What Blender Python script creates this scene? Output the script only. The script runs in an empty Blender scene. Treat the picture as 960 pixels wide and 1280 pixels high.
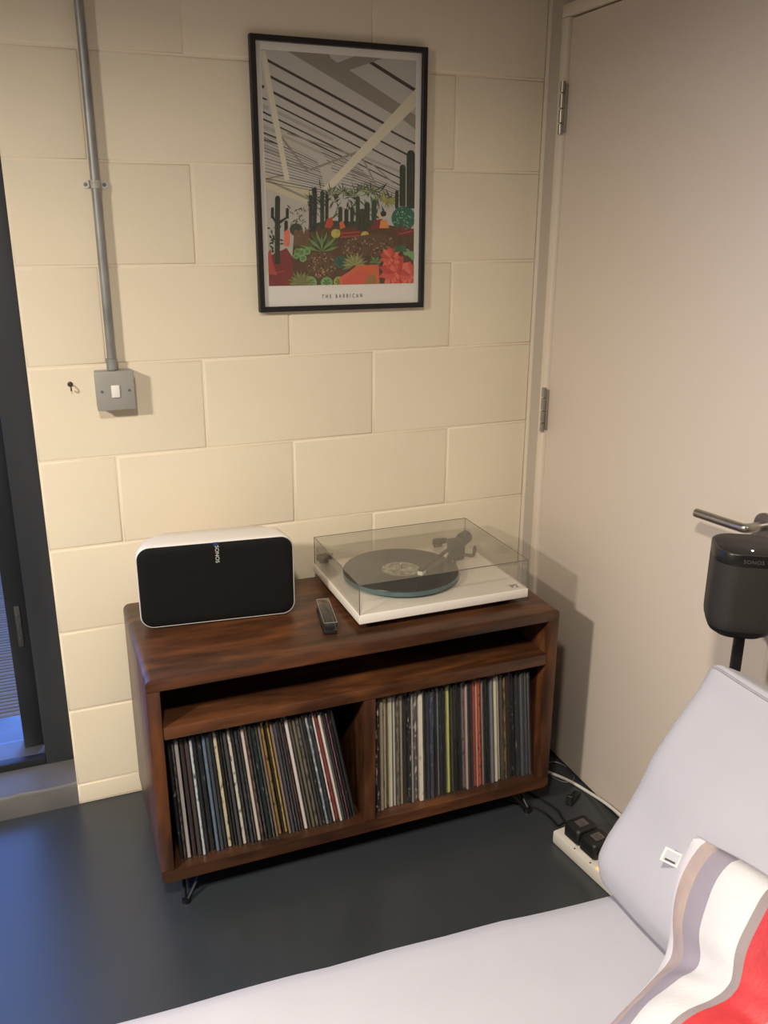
import bpy, bmesh, math, random
from mathutils import Vector, Matrix, Euler

C = bpy.context.scene.collection
R = random.Random(7)
PI = math.pi

# ------------------------------------------------------------------ camera
scene = bpy.context.scene
cam_d = bpy.data.cameras.new('camera')
cam = bpy.data.objects.new('camera', cam_d)
C.objects.link(cam)
yaw, pitch, roll = 0.379539, -0.317544, 0.0046128
fw = Vector((math.sin(yaw)*math.cos(pitch), math.cos(yaw)*math.cos(pitch), math.sin(pitch)))
rt0 = Vector((math.cos(yaw), -math.sin(yaw), 0))
up0 = rt0.cross(fw)
rt = rt0*math.cos(roll) + up0*math.sin(roll)
up = up0*math.cos(roll) - rt0*math.sin(roll)
M = Matrix((rt, up, -fw)).transposed().to_4x4()
M.translation = Vector((-0.39108, -2.19247, 1.50859))
cam.matrix_world = M
cam_d.sensor_fit = 'VERTICAL'
cam_d.sensor_height = 36.0
cam_d.lens = 1102.55/1280*36.0
cam_d.clip_start = 0.02
scene.camera = cam

# ------------------------------------------------------------------ world, lights, exposure
scene.view_settings.view_transform = 'Standard'
scene.view_settings.look = 'None'
scene.view_settings.gamma = 1.0
scene.view_settings.use_curve_mapping = False
scene.view_settings.exposure = 0.0


def lin(c):
    out = []
    for v in c[:3]:
        v = v/255.0
        out.append(v/12.92 if v <= 0.04045 else ((v+0.055)/1.055)**2.4)
    return (out[0], out[1], out[2], 1.0)


world = bpy.data.worlds.new('dusk')
scene.world = world
world.use_nodes = True
wn = world.node_tree
wn.nodes['Background'].inputs['Color'].default_value = (0.15, 0.32, 1.0, 1)
wn.nodes['Background'].inputs['Strength'].default_value = 3.8


def area_light(name, loc, target, size, power, col, spread=180):
    d = bpy.data.lights.new(name, 'AREA')
    d.shape = 'DISK'
    d.size = size
    d.energy = power
    d.color = col
    d.spread = math.radians(spread)
    o = bpy.data.objects.new(name, d)
    C.objects.link(o)
    o.location = loc
    o.rotation_euler = (Vector(target)-Vector(loc)).to_track_quat('-Z', 'Y').to_euler()
    return o


WARM = (1.0, 0.905, 0.775)
area_light('lamp_low', (-1.75, -1.60, 2.0), (-1.55, -1.45, 0), 0.22, 74, WARM, 170)
area_light('lamp_ceiling', (-0.52, -2.05, 2.36), (-0.40, -1.85, 0), 0.16, 36, WARM, 146)

# ------------------------------------------------------------------ materials


def new_mat(name):
    m = bpy.data.materials.new(name)
    m.use_nodes = True
    return m, m.node_tree, m.node_tree.nodes['Principled BSDF']


def mat(name, col, rough=0.5, metal=0.0, var=0.0, vscale=8.0, stretch=(1, 1, 1), bump=0.0, bscale=60.0,
        spec=0.5, coat=0.0, emit=None, estr=0.0, col2=None, sheen=0.0, rvar=0.0):
    m, nt, b = new_mat(name)
    c = lin(col)
    b.inputs['Roughness'].default_value = rough
    b.inputs['Metallic'].default_value = metal
    b.inputs['Specular IOR Level'].default_value = spec
    b.inputs['Coat Weight'].default_value = coat
    b.inputs['Sheen Weight'].default_value = sheen
    b.inputs['Base Color'].default_value = c
    tc = mp = None
    if var or bump or rvar or col2:
        tc = nt.nodes.new('ShaderNodeTexCoord')
        mp = nt.nodes.new('ShaderNodeMapping')
        mp.inputs['Scale'].default_value = stretch
        nt.links.new(tc.outputs['Object'], mp.inputs['Vector'])
    if var or col2 or rvar:
        n = nt.nodes.new('ShaderNodeTexNoise')
        n.inputs['Scale'].default_value = vscale
        n.inputs['Detail'].default_value = 5
        nt.links.new(mp.outputs['Vector'], n.inputs['Vector'])
        if var or col2:
            r = nt.nodes.new('ShaderNodeValToRGB')
            r.color_ramp.elements[0].position = 0.3
            r.color_ramp.elements[1].position = 0.7
            r.color_ramp.elements[0].color = lin(col2) if col2 else tuple(x*(1-var) for x in c[:3])+(1,)
            r.color_ramp.elements[1].color = c if col2 else tuple(min(1, x*(1+var)) for x in c[:3])+(1,)
            nt.links.new(n.outputs['Fac'], r.inputs['Fac'])
            nt.links.new(r.outputs['Color'], b.inputs['Base Color'])
        if rvar:
            mr = nt.nodes.new('ShaderNodeMapRange')
            mr.inputs['To Min'].default_value = rough-rvar
            mr.inputs['To Max'].default_value = rough+rvar
            nt.links.new(n.outputs['Fac'], mr.inputs['Value'])
            nt.links.new(mr.outputs['Result'], b.inputs['Roughness'])
    if bump:
        n2 = nt.nodes.new('ShaderNodeTexNoise')
        n2.inputs['Scale'].default_value = bscale
        n2.inputs['Detail'].default_value = 4
        nt.links.new(mp.outputs['Vector'], n2.inputs['Vector'])
        bp = nt.nodes.new('ShaderNodeBump')
        bp.inputs['Strength'].default_value = bump
        bp.inputs['Distance'].default_value = 0.004
        nt.links.new(n2.outputs['Fac'], bp.inputs['Height'])
        nt.links.new(bp.outputs['Normal'], b.inputs['Normal'])
    if emit:
        b.inputs['Emission Color'].default_value = lin(emit)
        b.inputs['Emission Strength'].default_value = estr
    return m


def clear_mat(name, tint=(1, 1, 1), ior=1.49, rough=0.0, haze=0.0, haze_col=(0.8, 0.8, 0.8)):
    m = bpy.data.materials.new(name)
    m.use_nodes = True
    nt = m.node_tree
    nt.nodes.clear()
    out = nt.nodes.new('ShaderNodeOutputMaterial')
    t = nt.nodes.new('ShaderNodeBsdfTransparent')
    t.inputs['Color'].default_value = (*tint, 1)
    g = nt.nodes.new('ShaderNodeBsdfGlossy')
    g.inputs['Roughness'].default_value = rough
    f = nt.nodes.new('ShaderNodeFresnel')
    ge = nt.nodes.new('ShaderNodeNewGeometry')
    mr = nt.nodes.new('ShaderNodeMapRange')
    mr.inputs['To Min'].default_value = ior
    mr.inputs['To Max'].default_value = 1/ior
    nt.links.new(ge.outputs['Backfacing'], mr.inputs['Value'])
    nt.links.new(mr.outputs['Result'], f.inputs['IOR'])
    mx = nt.nodes.new('ShaderNodeMixShader')
    nt.links.new(f.outputs['Fac'], mx.inputs['Fac'])
    if haze:
        d = nt.nodes.new('ShaderNodeBsdfDiffuse')
        d.inputs['Color'].default_value = (*haze_col, 1)
        m2 = nt.nodes.new('ShaderNodeMixShader')
        m2.inputs['Fac'].default_value = haze
        nt.links.new(t.outputs[0], m2.inputs[1])
        nt.links.new(d.outputs[0], m2.inputs[2])
        nt.links.new(m2.outputs[0], mx.inputs[1])
    else:
        nt.links.new(t.outputs[0], mx.inputs[1])
    nt.links.new(g.outputs[0], mx.inputs[2])
    nt.links.new(mx.outputs[0], out.inputs['Surface'])
    return m


def wood_mat(name, axis, c1=(38, 23, 14), c2=(112, 68, 38), c3=(72, 43, 25)):
    m, nt, b = new_mat(name)
    tc = nt.nodes.new('ShaderNodeTexCoord')
    mp = nt.nodes.new('ShaderNodeMapping')
    s = [6.0, 6.0, 6.0]
    s[axis] = 1.3
    mp.inputs['Scale'].default_value = s
    nt.links.new(tc.outputs['Object'], mp.inputs['Vector'])
    n = nt.nodes.new('ShaderNodeTexNoise')
    n.inputs['Scale'].default_value = 1.6
    n.inputs['Detail'].default_value = 7
    n.inputs['Distortion'].default_value = 1.2
    nt.links.new(mp.outputs['Vector'], n.inputs['Vector'])
    n2 = nt.nodes.new('ShaderNodeTexNoise')
    n2.inputs['Scale'].default_value = 9
    n2.inputs['Detail'].default_value = 3
    nt.links.new(mp.outputs['Vector'], n2.inputs['Vector'])
    ad = nt.nodes.new('ShaderNodeMath')
    ad.operation = 'MULTIPLY_ADD'
    ad.inputs[1].default_value = 0.3
    nt.links.new(n2.outputs['Fac'], ad.inputs[0])
    nt.links.new(n.outputs['Fac'], ad.inputs[2])
    r = nt.nodes.new('ShaderNodeValToRGB')
    e = r.color_ramp.elements
    e[0].position, e[0].color = 0.45, lin(c1)
    e[1].position, e[1].color = 0.88, lin(c2)
    mid = e.new(0.65)
    mid.color = lin(c3)
    nt.links.new(ad.outputs[0], r.inputs['Fac'])
    nt.links.new(r.outputs['Color'], b.inputs['Base Color'])
    b.inputs['Roughness'].default_value = 0.38
    b.inputs['Coat Weight'].default_value = 0.12
    b.inputs['Coat Roughness'].default_value = 0.25
    bp = nt.nodes.new('ShaderNodeBump')
    bp.inputs['Strength'].default_value = 0.12
    bp.inputs['Distance'].default_value = 0.002
    nt.links.new(n2.outputs['Fac'], bp.inputs['Height'])
    nt.links.new(bp.outputs['Normal'], b.inputs['Normal'])
    return m


M_wall = mat('cream_masonry_paint', (236, 224, 200), 0.6, var=0.03, vscale=3, bump=0.11, bscale=90, spec=0.35)
M_joint = mat('cream_joint_paint', (240, 226, 203), 0.65, bump=0.2, bscale=120, spec=0.3)
M_plaster = mat('pale_wall_paint', (190, 180, 168), 0.6, var=0.02, vscale=2, bump=0.08, bscale=40)
M_ceiling = mat('ceiling_paint', (170, 164, 156), 0.8, var=0.02)
M_door = mat('door_paint', (224, 211, 198), 0.42, var=0.015, vscale=1.5, bump=0.05, bscale=14)
M_frame_paint = mat('door_frame_paint', (226, 214, 198), 0.4, var=0.02, vscale=4)
M_floor = mat('blue_grey_floor_paint', (49, 53, 57), 0.32, var=0.10, vscale=2.2, bump=0.02, bscale=25, rvar=0.05, spec=0.7)
M_sill = mat('grey_sill_paint', (88, 87, 86), 0.5, var=0.12, vscale=9, bump=0.3, bscale=40)
M_alu = mat('charcoal_aluminium', (47, 50, 54), 0.42, var=0.05, vscale=5)
M_alu2 = mat('black_aluminium', (34, 36, 40), 0.4, var=0.05, vscale=5)
M_track = mat('threshold_metal', (110, 112, 118), 0.3, 0.6, var=0.1, vscale=12)
M_steel = mat('satin_steel', (172, 168, 160), 0.36, 1.0, var=0.06, vscale=30)
M_galv = mat('galvanised_steel', (150, 151, 150), 0.45, 0.5, var=0.28, vscale=22, stretch=(1, 1, 0.5), bump=0.15, bscale=60)
M_box = mat('grey_switch_enamel', (158, 156, 150), 0.45, 0.0, var=0.04, vscale=20)
M_rocker = mat('white_plastic', (240, 238, 232), 0.35, var=0.01)
M_wood = wood_mat('walnut_stain_long', 0)
M_wood_v = wood_mat('walnut_stain_upright', 2)
M_back = mat('dark_back_board', (30, 18, 12), 0.6, var=0.2, vscale=6)
M_hair = mat('black_rod_steel', (22, 22, 24), 0.4, 0.6, var=0.1)
M_black = mat('matt_black_plastic', (20, 20, 21), 0.5, var=0.1, vscale=30)
M_gloss_black = mat('gloss_black_plastic', (16, 16, 17), 0.32, var=0.05)
M_spk_white = mat('white_speaker_shell', (236, 232, 226), 0.35, var=0.01)
M_grille = mat('black_grille', (17, 17, 18), 0.75, var=0.25, vscale=400, bump=0.15, bscale=700, spec=0.2)
M_navy_tab = mat('navy_tab', (40, 55, 95), 0.4, var=0.05)
M_print_grey = mat('pale_print', (205, 203, 200), 0.5, var=0.02)
M_dark_print = mat('grey_print', (88, 82, 78), 0.5, var=0.02)
M_graphite = mat('graphite_grille', (58, 56, 54), 0.5, 0.35, var=0.12, vscale=300, bump=0.1, bscale=600)
M_led = mat('led_white', (255, 255, 255), 0.3, emit=(255, 255, 255), estr=4)
M_plinth = mat('gloss_white_plinth', (238, 232, 222), 0.16, var=0.01)
M_lid = clear_mat('clear_acrylic', (0.95, 0.945, 0.93), 1.5, 0.02, 0.02)
M_lid_edge = mat('acrylic_edge', (110, 104, 96), 0.25, var=0.1, vscale=20)
M_glassplat = mat('green_glass_edge', (92, 118, 122), 0.12, var=0.08, vscale=12)
M_vinyl = mat('black_vinyl', (17, 17, 18), 0.25, var=0.1, vscale=20)
M_rlabel = mat('faded_record_label', (186, 180, 164), 0.5, col2=(52, 50, 46), vscale=60)
M_clear = clear_mat('clear_plastic', (0.95, 0.95, 0.95), 1.4, 0.05, 0.012)
M_pane = clear_mat('window_glass', (0.97, 0.98, 0.98), 1.5, 0.0)
M_picglass = clear_mat('picture_glass', (0.98, 0.98, 0.98), 1.3, 0.0)
M_sofa = mat('pale_grey_weave', (171, 170, 177), 0.9, var=0.04, vscale=5, bump=0.12, bscale=520, sheen=0.15, spec=0.2)
M_piping = mat('sofa_seam', (150, 147, 152), 0.9, var=0.1, vscale=60)
M_sofa_base = mat('dark_sofa_frame', (70, 68, 70), 0.8, var=0.1)
M_tag = mat('grey_tag', (196, 198, 206), 0.7, var=0.02)
M_tag_dark = mat('tag_print', (74, 78, 90), 0.7, var=0.02)
M_cord_white = mat('white_cable', (215, 212, 206), 0.45, var=0.02)
M_cord_black = mat('black_cable', (15, 15, 16), 0.5, var=0.02)
M_strip = mat('white_socket_plastic', (214, 208, 198), 0.4, var=0.03, vscale=10)
M_hole = mat('socket_hole', (60, 52, 46), 0.6, var=0.02)
M_neon = mat('orange_neon', (255, 150, 90), 0.3, emit=(255, 130, 60), estr=2.5)
M_deck = mat('weathered_decking', (108, 94, 78), 0.6, var=0.2, vscale=6, stretch=(0.4, 6, 6), bump=0.2, bscale=30)
M_zinc = mat('bright_zinc', (224, 220, 212), 0.42, 0.15, var=0.1, vscale=60)
M_brass = mat('tarnished_brass', (92, 82, 66), 0.35, 0.9, var=0.2, vscale=80)

# ------------------------------------------------------------------ mesh helpers


def finish(bm, angle=35, recalc=True):
    if recalc:
        bmesh.ops.recalc_face_normals(bm, faces=bm.faces)
    for f in bm.faces:
        f.smooth = True


WM = {}


def obj(name, bm, m, parent=None, angle=35, recalc=True, local=False, **props):
    """links bm as one mesh object; coordinates are world ones unless local"""
    finish(bm, angle, recalc)
    me = bpy.data.meshes.new(name)
    if parent is not None and not local and parent.name in WM:
        bm.transform(WM[parent.name].inverted())
    bm.to_mesh(me)
    bm.free()
    mats = m if isinstance(m, (list, tuple)) else [m]
    for x in mats:
        me.materials.append(x)
    me.set_sharp_from_angle(angle=math.radians(angle))
    o = bpy.data.objects.new(name, me)
    C.objects.link(o)
    if parent is not None:
        o.parent = parent
        if parent.name in WM:
            WM[o.name] = WM[parent.name]
    for k, v in props.items():
        o[k] = v
    return o


def thing(name, label, cat, loc=(0, 0, 0), rotz=0.0, group=None):
    o = bpy.data.objects.new(name, None)
    o.empty_display_size = 0.05
    C.objects.link(o)
    o.location = loc
    o.rotation_euler = (0, 0, rotz)
    o['label'] = label
    o['category'] = cat
    if group:
        o['group'] = group
    WM[o.name] = Matrix.Translation(loc) @ Matrix.Rotation(rotz, 4, 'Z')
    return o


def tag(o, label, cat, group=None):
    o['label'] = label
    o['category'] = cat
    if group:
        o['group'] = group
    return o


def struct(name, bm, m, parent=None, **k):
    o = obj(name, bm, m, parent, **k)
    if parent is None:
        o['kind'] = 'structure'
    return o


def add_box(bm, x0, x1, y0, y1, z0, z1, bev=0.0, seg=2, mi=0):
    t = bmesh.new()
    vs = [t.verts.new((x, y, z)) for x in (x0, x1) for y in (y0, y1) for z in (z0, z1)]
    for q in ((0, 1, 3, 2), (4, 6, 7, 5), (0, 4, 5, 1), (2, 3, 7, 6), (0, 2, 6, 4), (1, 5, 7, 3)):
        t.faces.new([vs[i] for i in q])
    if bev:
        bmesh.ops.bevel(t, geom=t.edges[:], offset=bev, segments=seg, affect='EDGES', profile=0.5)
    bmesh.ops.recalc_face_normals(t, faces=t.faces)
    for f in t.faces:
        f.material_index = mi
    merge(bm, t)
    return bm


def merge(bm, t, M=None):
    if M is not None:
        t.transform(M)
    me = bpy.data.meshes.new('tmp')
    t.to_mesh(me)
    t.free()
    bm.from_mesh(me)
    bpy.data.meshes.remove(me)


def box(*a, **k):
    return add_box(bmesh.new(), *a, **k)


def add_tube(bm, pts, r, n=10, caps=True, mi=0):
    pts = [Vector(p) for p in pts]
    rs = r if isinstance(r, (list, tuple)) else [r]*len(pts)
    rings = []
    ref = None
    for i, p in enumerate(pts):
        if i == 0:
            d = pts[1]-p
        elif i == len(pts)-1:
            d = p-pts[i-1]
        else:
            d = (pts[i+1]-p).normalized()+(p-pts[i-1]).normalized()
        d.normalize()
        if ref is None:
            ref = d.orthogonal().normalized()
        a = (ref-d*ref.dot(d)).normalized()
        ref = a
        b = d.cross(a)
        rings.append([bm.verts.new(p+(a*math.cos(2*PI*k/n)+b*math.sin(2*PI*k/n))*rs[i]) for k in range(n)])
    for i in range(len(rings)-1):
        for k in range(n):
            f = bm.faces.new((rings[i][k], rings[i][(k+1) % n], rings[i+1][(k+1) % n], rings[i+1][k]))
            f.material_index = mi
    if caps:
        for q in (rings[0], rings[-1]):
            f = bm.faces.new(q)
            f.material_index = mi
    return bm


def tube(*a, **k):
    return add_tube(bmesh.new(), *a, **k)


def smooth_path(pts, sub=8):
    pts = [Vector(p) for p in pts]
    P = [pts[0]]+pts+[pts[-1]]
    out = []
    for i in range(1, len(P)-2):
        p0, p1, p2, p3 = P[i-1:i+3]
        for k in range(sub):
            t = k/sub
            out.append(0.5*((2*p1)+(p2-p0)*t+(2*p0-5*p1+4*p2-p3)*t*t+(3*p1-p0-3*p2+p3)*t**3))
    out.append(pts[-1])
    return out


def add_lathe(bm, prof, n=32, M=None, mi=0):
    """prof: (radius, z) list from bottom to top about z; closed with caps"""
    t = bmesh.new()
    rings = []
    for r, z in prof:
        if r < 1e-6:
            rings.append([t.verts.new((0, 0, z))])
        else:
            rings.append([t.verts.new((r*math.cos(2*PI*k/n), r*math.sin(2*PI*k/n), z)) for k in range(n)])
    for a, b in zip(rings, rings[1:]):
        for k in range(n):
            k2 = (k+1) % n
            if len(a) == 1 and len(b) == 1:
                continue
            if len(a) == 1:
                t.faces.new((a[0], b[k2], b[k]))
            elif len(b) == 1:
                t.faces.new((a[k], a[k2], b[0]))
            else:
                t.faces.new((a[k], a[k2], b[k2], b[k]))
    for q in (rings[0], rings[-1]):
        if len(q) > 1:
            t.faces.new(q)
    bmesh.ops.recalc_face_normals(t, faces=t.faces)
    for f in t.faces:
        f.material_index = mi
    merge(bm, t, M)
    return bm


def lathe(*a, **k):
    return add_lathe(bmesh.new(), *a, **k)


def at(x, y, z, rx=0, ry=0, rz=0):
    return Matrix.Translation((x, y, z)) @ Euler((rx, ry, rz)).to_matrix().to_4x4()


def rrect(w, h, r, n=6, rr=None):
    """rounded rectangle outline points, centred, counter-clockwise"""
    out = []
    for cx, cy, a0 in ((w/2-r, h/2-r, 0), (-w/2+r, h/2-r, 90), (-w/2+r, -h/2+r, 180), (w/2-r, -h/2+r, 270)):
        for k in range(n+1):
            a = math.radians(a0+90*k/n)
            out.append((cx+r*math.cos(a), cy+r*math.sin(a)))
    return out


def loft(rings, caps=True):
    bm = bmesh.new()
    V = [[bm.verts.new(p) for p in r] for r in rings]
    n = len(V[0])
    for a, b in zip(V, V[1:]):
        for k in range(n):
            bm.faces.new((a[k], a[(k+1) % n], b[(k+1) % n], b[k]))
    if caps:
        bm.faces.new(V[0])
        bm.faces.new(V[-1])
    return bm


def softbox(hx, hy, hz, r, n=12, bulge=(0, 0, 0), fn=None):
    """rounded, slightly inflated box, half sizes hx hy hz"""
    bm = bmesh.new()
    H = (hx, hy, hz)
    key = {}

    def vert(a):
        k = tuple(round(x, 5) for x in a)
        if k in key:
            return key[k]
        p = [a[i]*H[i] for i in range(3)]
        q = [max(-(H[i]-r), min(H[i]-r, p[i])) for i in range(3)]
        d = Vector([p[i]-q[i] for i in range(3)])
        if d.length > 1e-9:
            d = d.normalized()*r
        p = Vector(q)+d
        for i in range(3):
            j, l = (i+1) % 3, (i+2) % 3
            w = (1-(a[j])**2)*(1-(a[l])**2)
            p[i] += a[i]*bulge[i]*w
        if fn:
            p = fn(p)
        key[k] = bm.verts.new(p)
        return key[k]
    ts = [math.sin(PI/2*(-1+2*i/n)) for i in range(n+1)]
    for ax in range(3):
        for s in (-1, 1):
            for i in range(n):
                for j in range(n):
                    q = []
                    for (u, v) in ((i, j), (i+1, j), (i+1, j+1), (i, j+1)):
                        a = [0, 0, 0]
                        a[ax] = s
                        a[(ax+1) % 3] = ts[u]
                        a[(ax+2) % 3] = ts[v]
                        q.append(vert(a))
                    bm.faces.new(q)
    return bm


def text_bm(body, size, M, spacing=1.0, xscale=1.0, thick=0.0003):
    cu = bpy.data.curves.new('txt', 'FONT')
    cu.body = body
    cu.size = size
    cu.align_x = 'CENTER'
    cu.align_y = 'CENTER'
    cu.space_character = spacing
    cu.extrude = thick
    o = bpy.data.objects.new('txt', cu)
    C.objects.link(o)
    bpy.context.view_layer.update()
    dg = bpy.context.evaluated_depsgraph_get()
    me = bpy.data.meshes.new_from_object(o.evaluated_get(dg))
    bm = bmesh.new()
    bm.from_mesh(me)
    bm.transform(M @ Matrix.Diagonal((xscale, 1, 1, 1)))
    bpy.data.meshes.remove(me)
    bpy.data.objects.remove(o)
    bpy.data.curves.remove(cu)
    return bm


# ------------------------------------------------------------------ room shell
XL, XR, YB, ZC = -3.4, 0.93, -4.4, 2.62
OX0, OX1, OZ = -1.45, -0.405, 2.16           # glass door opening in the back wall
struct('floor', box(XL, XR+0.06, YB, 0.012, -0.12, 0.0), M_floor)
struct('ceiling', box(XL-0.1, XR+0.2, YB-0.1, 0.30, ZC, ZC+0.1), M_ceiling)
struct('wall_left', box(XL-0.12, XL, YB, 0.30, 0, ZC), M_plaster)
struct('wall_rear', box(XL-0.12, XR+0.2, YB-0.12, YB, 0, ZC), M_plaster)
# back wall: core behind the joints, then each block a piece of its own
core = box(OX1+0.0004, XR+0.2, 0.0022, 0.30, 0, ZC)
add_box(core, XL, OX0, 0.0022, 0.30, 0, ZC)
add_box(core, OX0-0.01, OX1+0.01, 0.0022, 0.30, OZ, ZC)
wall_back = struct('wall_back', core, M_joint)


def block_mesh(w, h):
    g = 0.0026
    bm = bmesh.new()
    x0, x1, z0, z1 = -w/2+g, w/2-g, -h/2+g, h/2-g
    b = 0.005
    rings = []
    for (i, y) in ((0, 0.012), (0, 0.0018), (b*0.4, 0.0006), (b, 0.0)):
        rings.append([(x0+i, y, z0+i), (x1-i, y, z0+i), (x1-i, y, z1-i), (x0+i, y, z1-i)])
    V = [[bm.verts.new(p) for p in r] for r in rings]
    for a, c in zip(V, V[1:]):
        for k in range(4):
            bm.faces.new((a[k], a[(k+1) % 4], c[(k+1) % 4], c[k]))
    bm.faces.new(V[-1])
    return bm


BLK = {}


def block(x0, x1, z0, z1):
    w, h = round(x1-x0, 4), round(z1-z0, 4)
    if (w, h) not in BLK:
        o = obj('block', block_mesh(w, h), M_wall, wall_back, angle=60)
        BLK[(w, h)] = o
    else:
        o = BLK[(w, h)].copy()
        C.objects.link(o)
    o.location = ((x0+x1)/2, R.uniform(-0.0004, 0.0004), (z0+z1)/2)
    o.rotation_euler = (R.uniform(-0.0006, 0.0006), R.uniform(-0.001, 0.001), R.uniform(-0.0005, 0.0005))


zs = [0.0]+[0.06+0.225*i for i in range(12)]
zs = [z for z in zs if z < ZC-0.03]+[ZC]
for i in range(len(zs)-1):
    off = 0.0 if (i % 2 == 0) else 0.225
    # rows with joints at multiples of .45 : the ones between z=.96-1.185, 1.41-1.635 ...
    off = 0.0 if (i % 2 == 1) else 0.225
    cuts = [x for x in [off+0.45*k for k in range(-9, 4)]]
    for (a, b) in ((OX1, XR+0.0), (XL, OX0)):
        ed = [a]+[x for x in cuts if a+0.03 < x < b-0.03]+[b]
        for x0, x1 in zip(ed, ed[1:]):
            block(x0, x1, zs[i], zs[i+1])
for x0 in (OX0+0.45*k for k in range(3)):
    x1 = min(x0+0.45, OX1)
    if x1-x0 > 0.02:
        block(x0, x1, OZ, zs[-2] if zs[-2] > OZ+0.1 else ZC)

# right wall, with the painted door in it
DY0, DY1, DZ = -0.985, -0.115, 1.983
w = box(XR, XR+0.14, DY1+0.005, 0.004, 0, ZC)
add_box(w, XR, XR+0.14, YB, DY0-0.005, 0, ZC)
add_box(w, XR, XR+0.14, DY0-0.006, DY1+0.006, DZ+0.006, ZC)
struct('wall_right', w, M_plaster)
struct('trim_2', box(XR-0.004, XR+0.002, -0.016, 0.0, 0, ZC, bev=0.0015), M_frame_paint)   # filler strip in the corner
fr = box(0.917, 0.972, DY1+0.003, DY1+0.033, 0, DZ+0.0038, bev=0.003)
add_box(fr, 0.917, 0.972, DY0-0.033, DY0-0.003, 0, DZ+0.0038, bev=0.003)
add_box(fr, 0.917, 0.972, DY0-0.0335, DY1+0.0335, DZ+0.004, DZ+0.034, bev=0.003)
struct('trim_1', fr, M_frame_paint)
struct('trim_3', box(0.974, 1.03, DY0-0.03, DY1+0.03, 0.0, DZ+0.03), M_alu2)      # stop and black fill behind the door, its colour standing in for gap shade
door = struct('door_1', box(0.926, 0.970, DY0, DY1, 0.006, DZ, bev=0.002), M_door)
for zc in (1.782, 1.016):
    h = obj('hinge', box(0.9165, 0.9275, DY1-0.004, DY1+0.013, zc-0.055, zc+0.055, bev=0.001), M_steel, door)
    for a, b in ((-0.062, -0.037), (-0.035, -0.003), (-0.001, 0.033), (0.035, 0.062)):
        obj('hinge_knuckle', lathe([(0.001, a), (0.0062, a+0.001), (0.0062, b-0.001), (0.001, b)], 14, at(0.9125, DY1+0.003, zc)), M_steel, h)
rose = obj('rose', lathe([(0.0, 0), (0.026, 0), (0.026, 0.007), (0.0245, 0.0085), (0.0, 0.0085)], 32, at(0.9262, -0.936, 0.940, 0, -PI/2, 0)), M_steel, door)
lv = tube(smooth_path([(0.922, -0.936, 0.940), (0.893, -0.936, 0.940), (0.879, -0.932, 0.939), (0.874, -0.916, 0.938), (0.874, -0.797, 0.930)], 6), 0.0095, 16)
obj('handle', lv, M_steel, door)

# glass door to the terrace
FY = 0.13
d2 = box(OX1-0.073, OX1, FY, FY+0.07, 0.06, OZ, bev=0.003)
add_box(d2, OX0, OX0+0.07, FY, FY+0.07, 0.06, OZ, bev=0.003)
add_box(d2, OX0, OX1, FY, FY+0.07, OZ-0.07, OZ, bev=0.003)
door2 = struct('door_2', d2, M_alu)
obj('bottom_rail', box(OX0+0.07, OX1-0.0735, FY+0.002, FY+0.03, 0.060, 0.083, bev=0.002), M_alu2, door2)
obj('threshold', box(OX0+0.07, OX1-0.0735, FY+0.0305, 0.40, 0.03, 0.083, bev=0.002), M_track, door2)
GY = 0.245
lf = box(-0.532, -0.4785, FY+0.071, GY+0.02, 0.084, OZ-0.07, bev=0.003)
obj('stile', lf, M_alu2, door2)
obj('stile', box(-1.38, -1.31, GY-0.02, GY+0.02, 0.084, OZ-0.07, bev=0.003), M_alu2, door2)
obj('glass', box(-1.31, -0.532, GY-0.003, GY+0.003, 0.086, OZ-0.07), M_pane, door2)
kp = obj('keeper_plate', box(-0.511, -0.497, FY+0.066, FY+0.0715, 0.40, 0.52, bev=0.001), mat('dull_grey_plate', (72, 72, 74), 0.5, 0.3, var=0.05), door2)
for z in (0.425, 0.46, 0.495):
    obj('screw', lathe([(0, 0), (0.0035, 0), (0.003, 0.0015), (0, 0.0017)], 10, at(-0.504, FY+0.066, z, PI/2, 0, 0)), M_steel, kp)
# painted sill step below it
sl = bmesh.new()
prof = [(0.0, 0.0), (0.012, 0.052), (0.018, 0.059), (0.026, 0.061), (FY+0.04, 0.062), (FY+0.04, 0.0)]
nx = 30
rings = []
for k in range(nx+1):
    x = OX0+(OX1+0.0002-OX0)*k/nx
    j = R.uniform(-0.0025, 0.0025)
    rings.append([(x, y+(j if 0.005 < y < 0.05 else 0), z+(j*0.5 if 0.04 < z < 0.0615 else 0)) for y, z in prof])
struct('trim_4', loft(rings), M_sill)

# terrace outside
deck = struct('terrace', box(-6, 3, 0.40, 6, -0.12, -0.035), M_alu2)


def board(y0):
    bm = bmesh.new()
    prof = [(0.003, -0.03), (0.003, -0.004)]
    y = 0.006
    while y < 0.136:
        prof += [(y, 0.0), (y+0.013, 0.0), (y+0.016, -0.006), (y+0.022, -0.006)]
        y += 0.0235
    prof += [(0.141, 0.0), (0.142, -0.03)]
    return loft([[(x, y0+a, b) for a, b in prof] for x in (-5.0, 2.0)])


bo = obj('board', board(0), M_deck, deck, angle=20)
bo.location = (0, 0.41, 0.0)
for k in range(1, 34):
    c = bo.copy()
    C.objects.link(c)
    c.location = (R.uniform(-0.02, 0.02), 0.41+0.1465*k, R.uniform(-0.001, 0.001))

# ------------------------------------------------------------------ record cabinet
CX0, CX1, CY0, CY1, CZ0, CZ1 = -0.247, 0.768, -0.480, -0.060, 0.072, 0.592
CM = (CX0+CX1)/2
cab = thing('record_cabinet', 'low dark stained wooden record cabinet on short black hairpin legs', 'cabinet', (CM, -0.27, 0))
TH = 0.030


def panel_ring(name, pts_fn, m):
    pass


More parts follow.
